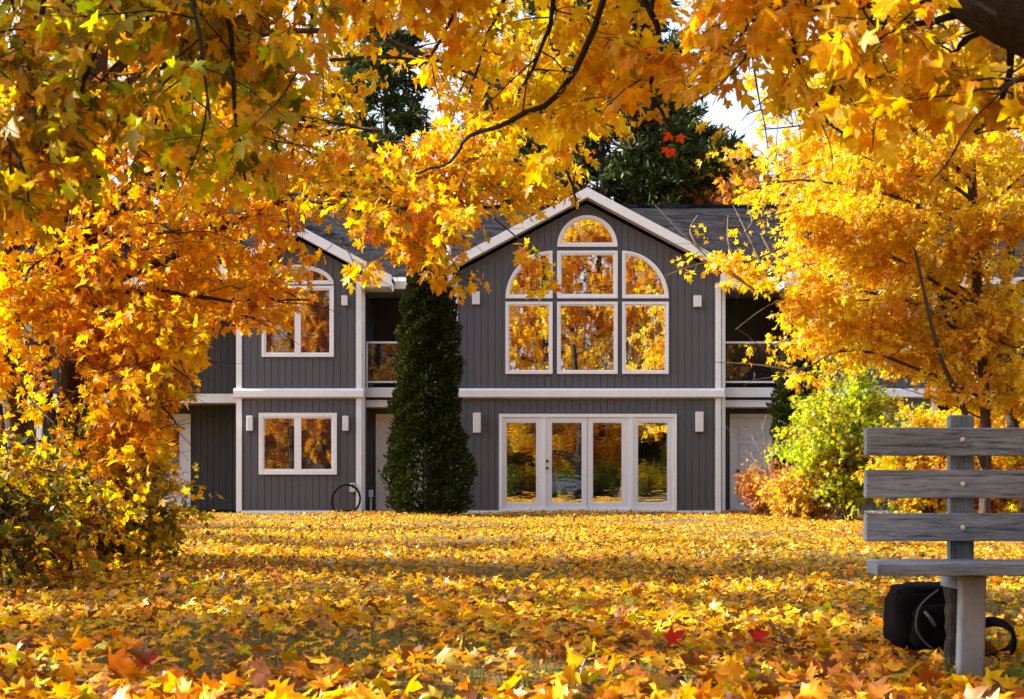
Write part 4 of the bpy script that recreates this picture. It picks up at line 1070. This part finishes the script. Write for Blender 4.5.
for xo in (0, XE - (bx_(963) - bx_(866)) - bx_(963)):
    mb = MB(); xa, xb = bx_(948, 4.9) + xo, bx_(974.5, 4.9) + xo
    mb.box(xa + .006, xb, YB + .039, YB + .079, bz_(580), bz_(415, 4.9)); mb.build('back_post', M['wood_up'], bench, bevel=.006)
    # rough rear post
    V = []; mb = MB(); ln = [(bx_(952.5, 5.0) + xo, YB + .12, -.05)] + [(bx_(952.5, 5.0) + xo + random.uniform(-.004, .004), YB + .12, z) for z in np.linspace(.03, .36, 12)]
    mb.tube(ln, [.036] + [.033 + random.uniform(-.005, .005) for _ in range(12)], 10); mb.build('rear_leg', M['rough'], bench)
    # concrete front leg, leaning back a little
    yf = 4.64; x0, x1 = bx_(959, yf) + xo, bx_(984.5, yf) + xo; u0, u1 = bx_(962, yf) + xo, bx_(987.5, yf) + xo; zt = bz_(576, yf)
    mb = MB()
    mb.add([(x0, yf, -.05), (x1, yf, -.05), (x1, yf + .05, -.05), (x0, yf + .05, -.05), (u0, yf, zt), (u1, yf, zt), (u1, yf + .05, zt), (u0, yf + .05, zt)],
           [(0, 3, 2, 1), (4, 5, 6, 7), (0, 1, 5, 4), (1, 2, 6, 5), (2, 3, 7, 6), (3, 0, 4, 7)])
    mb.build('front_leg', M['concrete'], bench, bevel=.008)
    mb = MB(); mb.box(u0 + .012, u1 - .012, yf + .05, YB + .05, zt - .05, zt - .001); mb.build('seat_bearer', M['wood'], bench)
zs0, zs1 = bz_(576, 4.56), bz_(563.5, 4.56)
for i in range(2):
    ya = 4.56 + i * .145
    board('seat_board', bx_(869, ya + .1), XE, ya, ya + .135, zs0, zs1)

# ------------------------------------------------------------------ the black bag behind the bench leg
bag = empty('backpack', (1.5, 5.28, 0), label='black backpack lying on the leaves behind the bench leg', cat='bag')
mb = MB()
def blob(cx, cy_, cz, sx, sy, sz, e=3.2, nu=24, nv=14, seed=0):
    V = []; rr_ = random.Random(seed)
    for j in range(nv + 1):
        ph = -math.pi / 2 + math.pi * j / nv
        for i in range(nu):
            th = 2 * math.pi * i / nu
            c = lambda a: math.copysign(abs(math.cos(a)) ** (2 / e), math.cos(a)); s_ = lambda a: math.copysign(abs(math.sin(a)) ** (2 / e), math.sin(a))
            k_ = 1 + .03 * math.sin(3 * th + j) + .02 * math.sin(5 * th - 2.3 * j) + rr_.uniform(-.02, .02)
            V.append((cx + sx * c(ph) * c(th) * k_, cy_ + sy * c(ph) * s_(th) * k_, cz + sz * s_(ph) * k_))
    Fc = [(j * nu + i, j * nu + (i + 1) % nu, (j + 1) * nu + (i + 1) % nu, (j + 1) * nu + i) for j in range(nv) for i in range(nu)]
    return V, Fc
def bp(px, py, y=5.2): return P(px, py, y)
mb = MB(); mb.add(*blob(1.60, 5.34, .125, .17, .11, .125, 4.2)); mb.build('body', M['bag'], bag, smooth=True)
mb = MB(); mb.add(*blob(1.62, 5.225, .095, .13, .045, .085, 4.4, seed=2)); mb.build('front_pocket', M['bag'], bag, smooth=True)
mb = MB(); mb.add(*blob(1.595, 5.33, .235, .13, .09, .022, 2.6, seed=3)); mb.build('top_flap', M['bag2'], bag, smooth=True)
ln = smooth_line([bp(938, 590, 5.18), bp(921, 605, 5.15), bp(916, 624, 5.15), bp(921, 638, 5.15), bp(934, 650, 5.15)], 6)
mb = MB(); mb.tube(ln, .0032, 6); mb.build('piping', M['cord'], bag, smooth=True)
ln = smooth_line([bp(925, 612, 5.15), bp(930, 618, 5.13), bp(935, 626, 5.14)], 4)
mb = MB(); mb.tube(ln, .006, 6); mb.build('zip_pull', M['cord'], bag, smooth=True)
ln = smooth_line([bp(972, 630, 5.3), bp(988, 622, 5.22), bp(1004, 624, 5.15), bp(1014, 636, 5.1), bp(1010, 650, 5.1), bp(992, 659, 5.15), bp(975, 660, 5.2)], 6)
V = []; Fc = []
for i, p in enumerate(ln):      # flat webbing, a few millimetres thick
    d = (ln[min(i + 1, len(ln) - 1)] - ln[max(i - 1, 0)]).normalized(); wv = Vector((.1, .7, .75)).normalized() * .02; tv = d.cross(wv).normalized() * .007
    V += [p - wv - tv, p + wv - tv, p + wv + tv, p - wv + tv]
    if i: Fc += [((i - 1) * 4 + k, (i - 1) * 4 + (k + 1) % 4, i * 4 + (k + 1) % 4, i * 4 + k) for k in range(4)]
Fc += [(0, 1, 2, 3), tuple(len(V) - 4 + k for k in (3, 2, 1, 0))]
mb = MB(); mb.add(V, Fc); mb.build('strap', M['bag2'], bag, smooth=False)
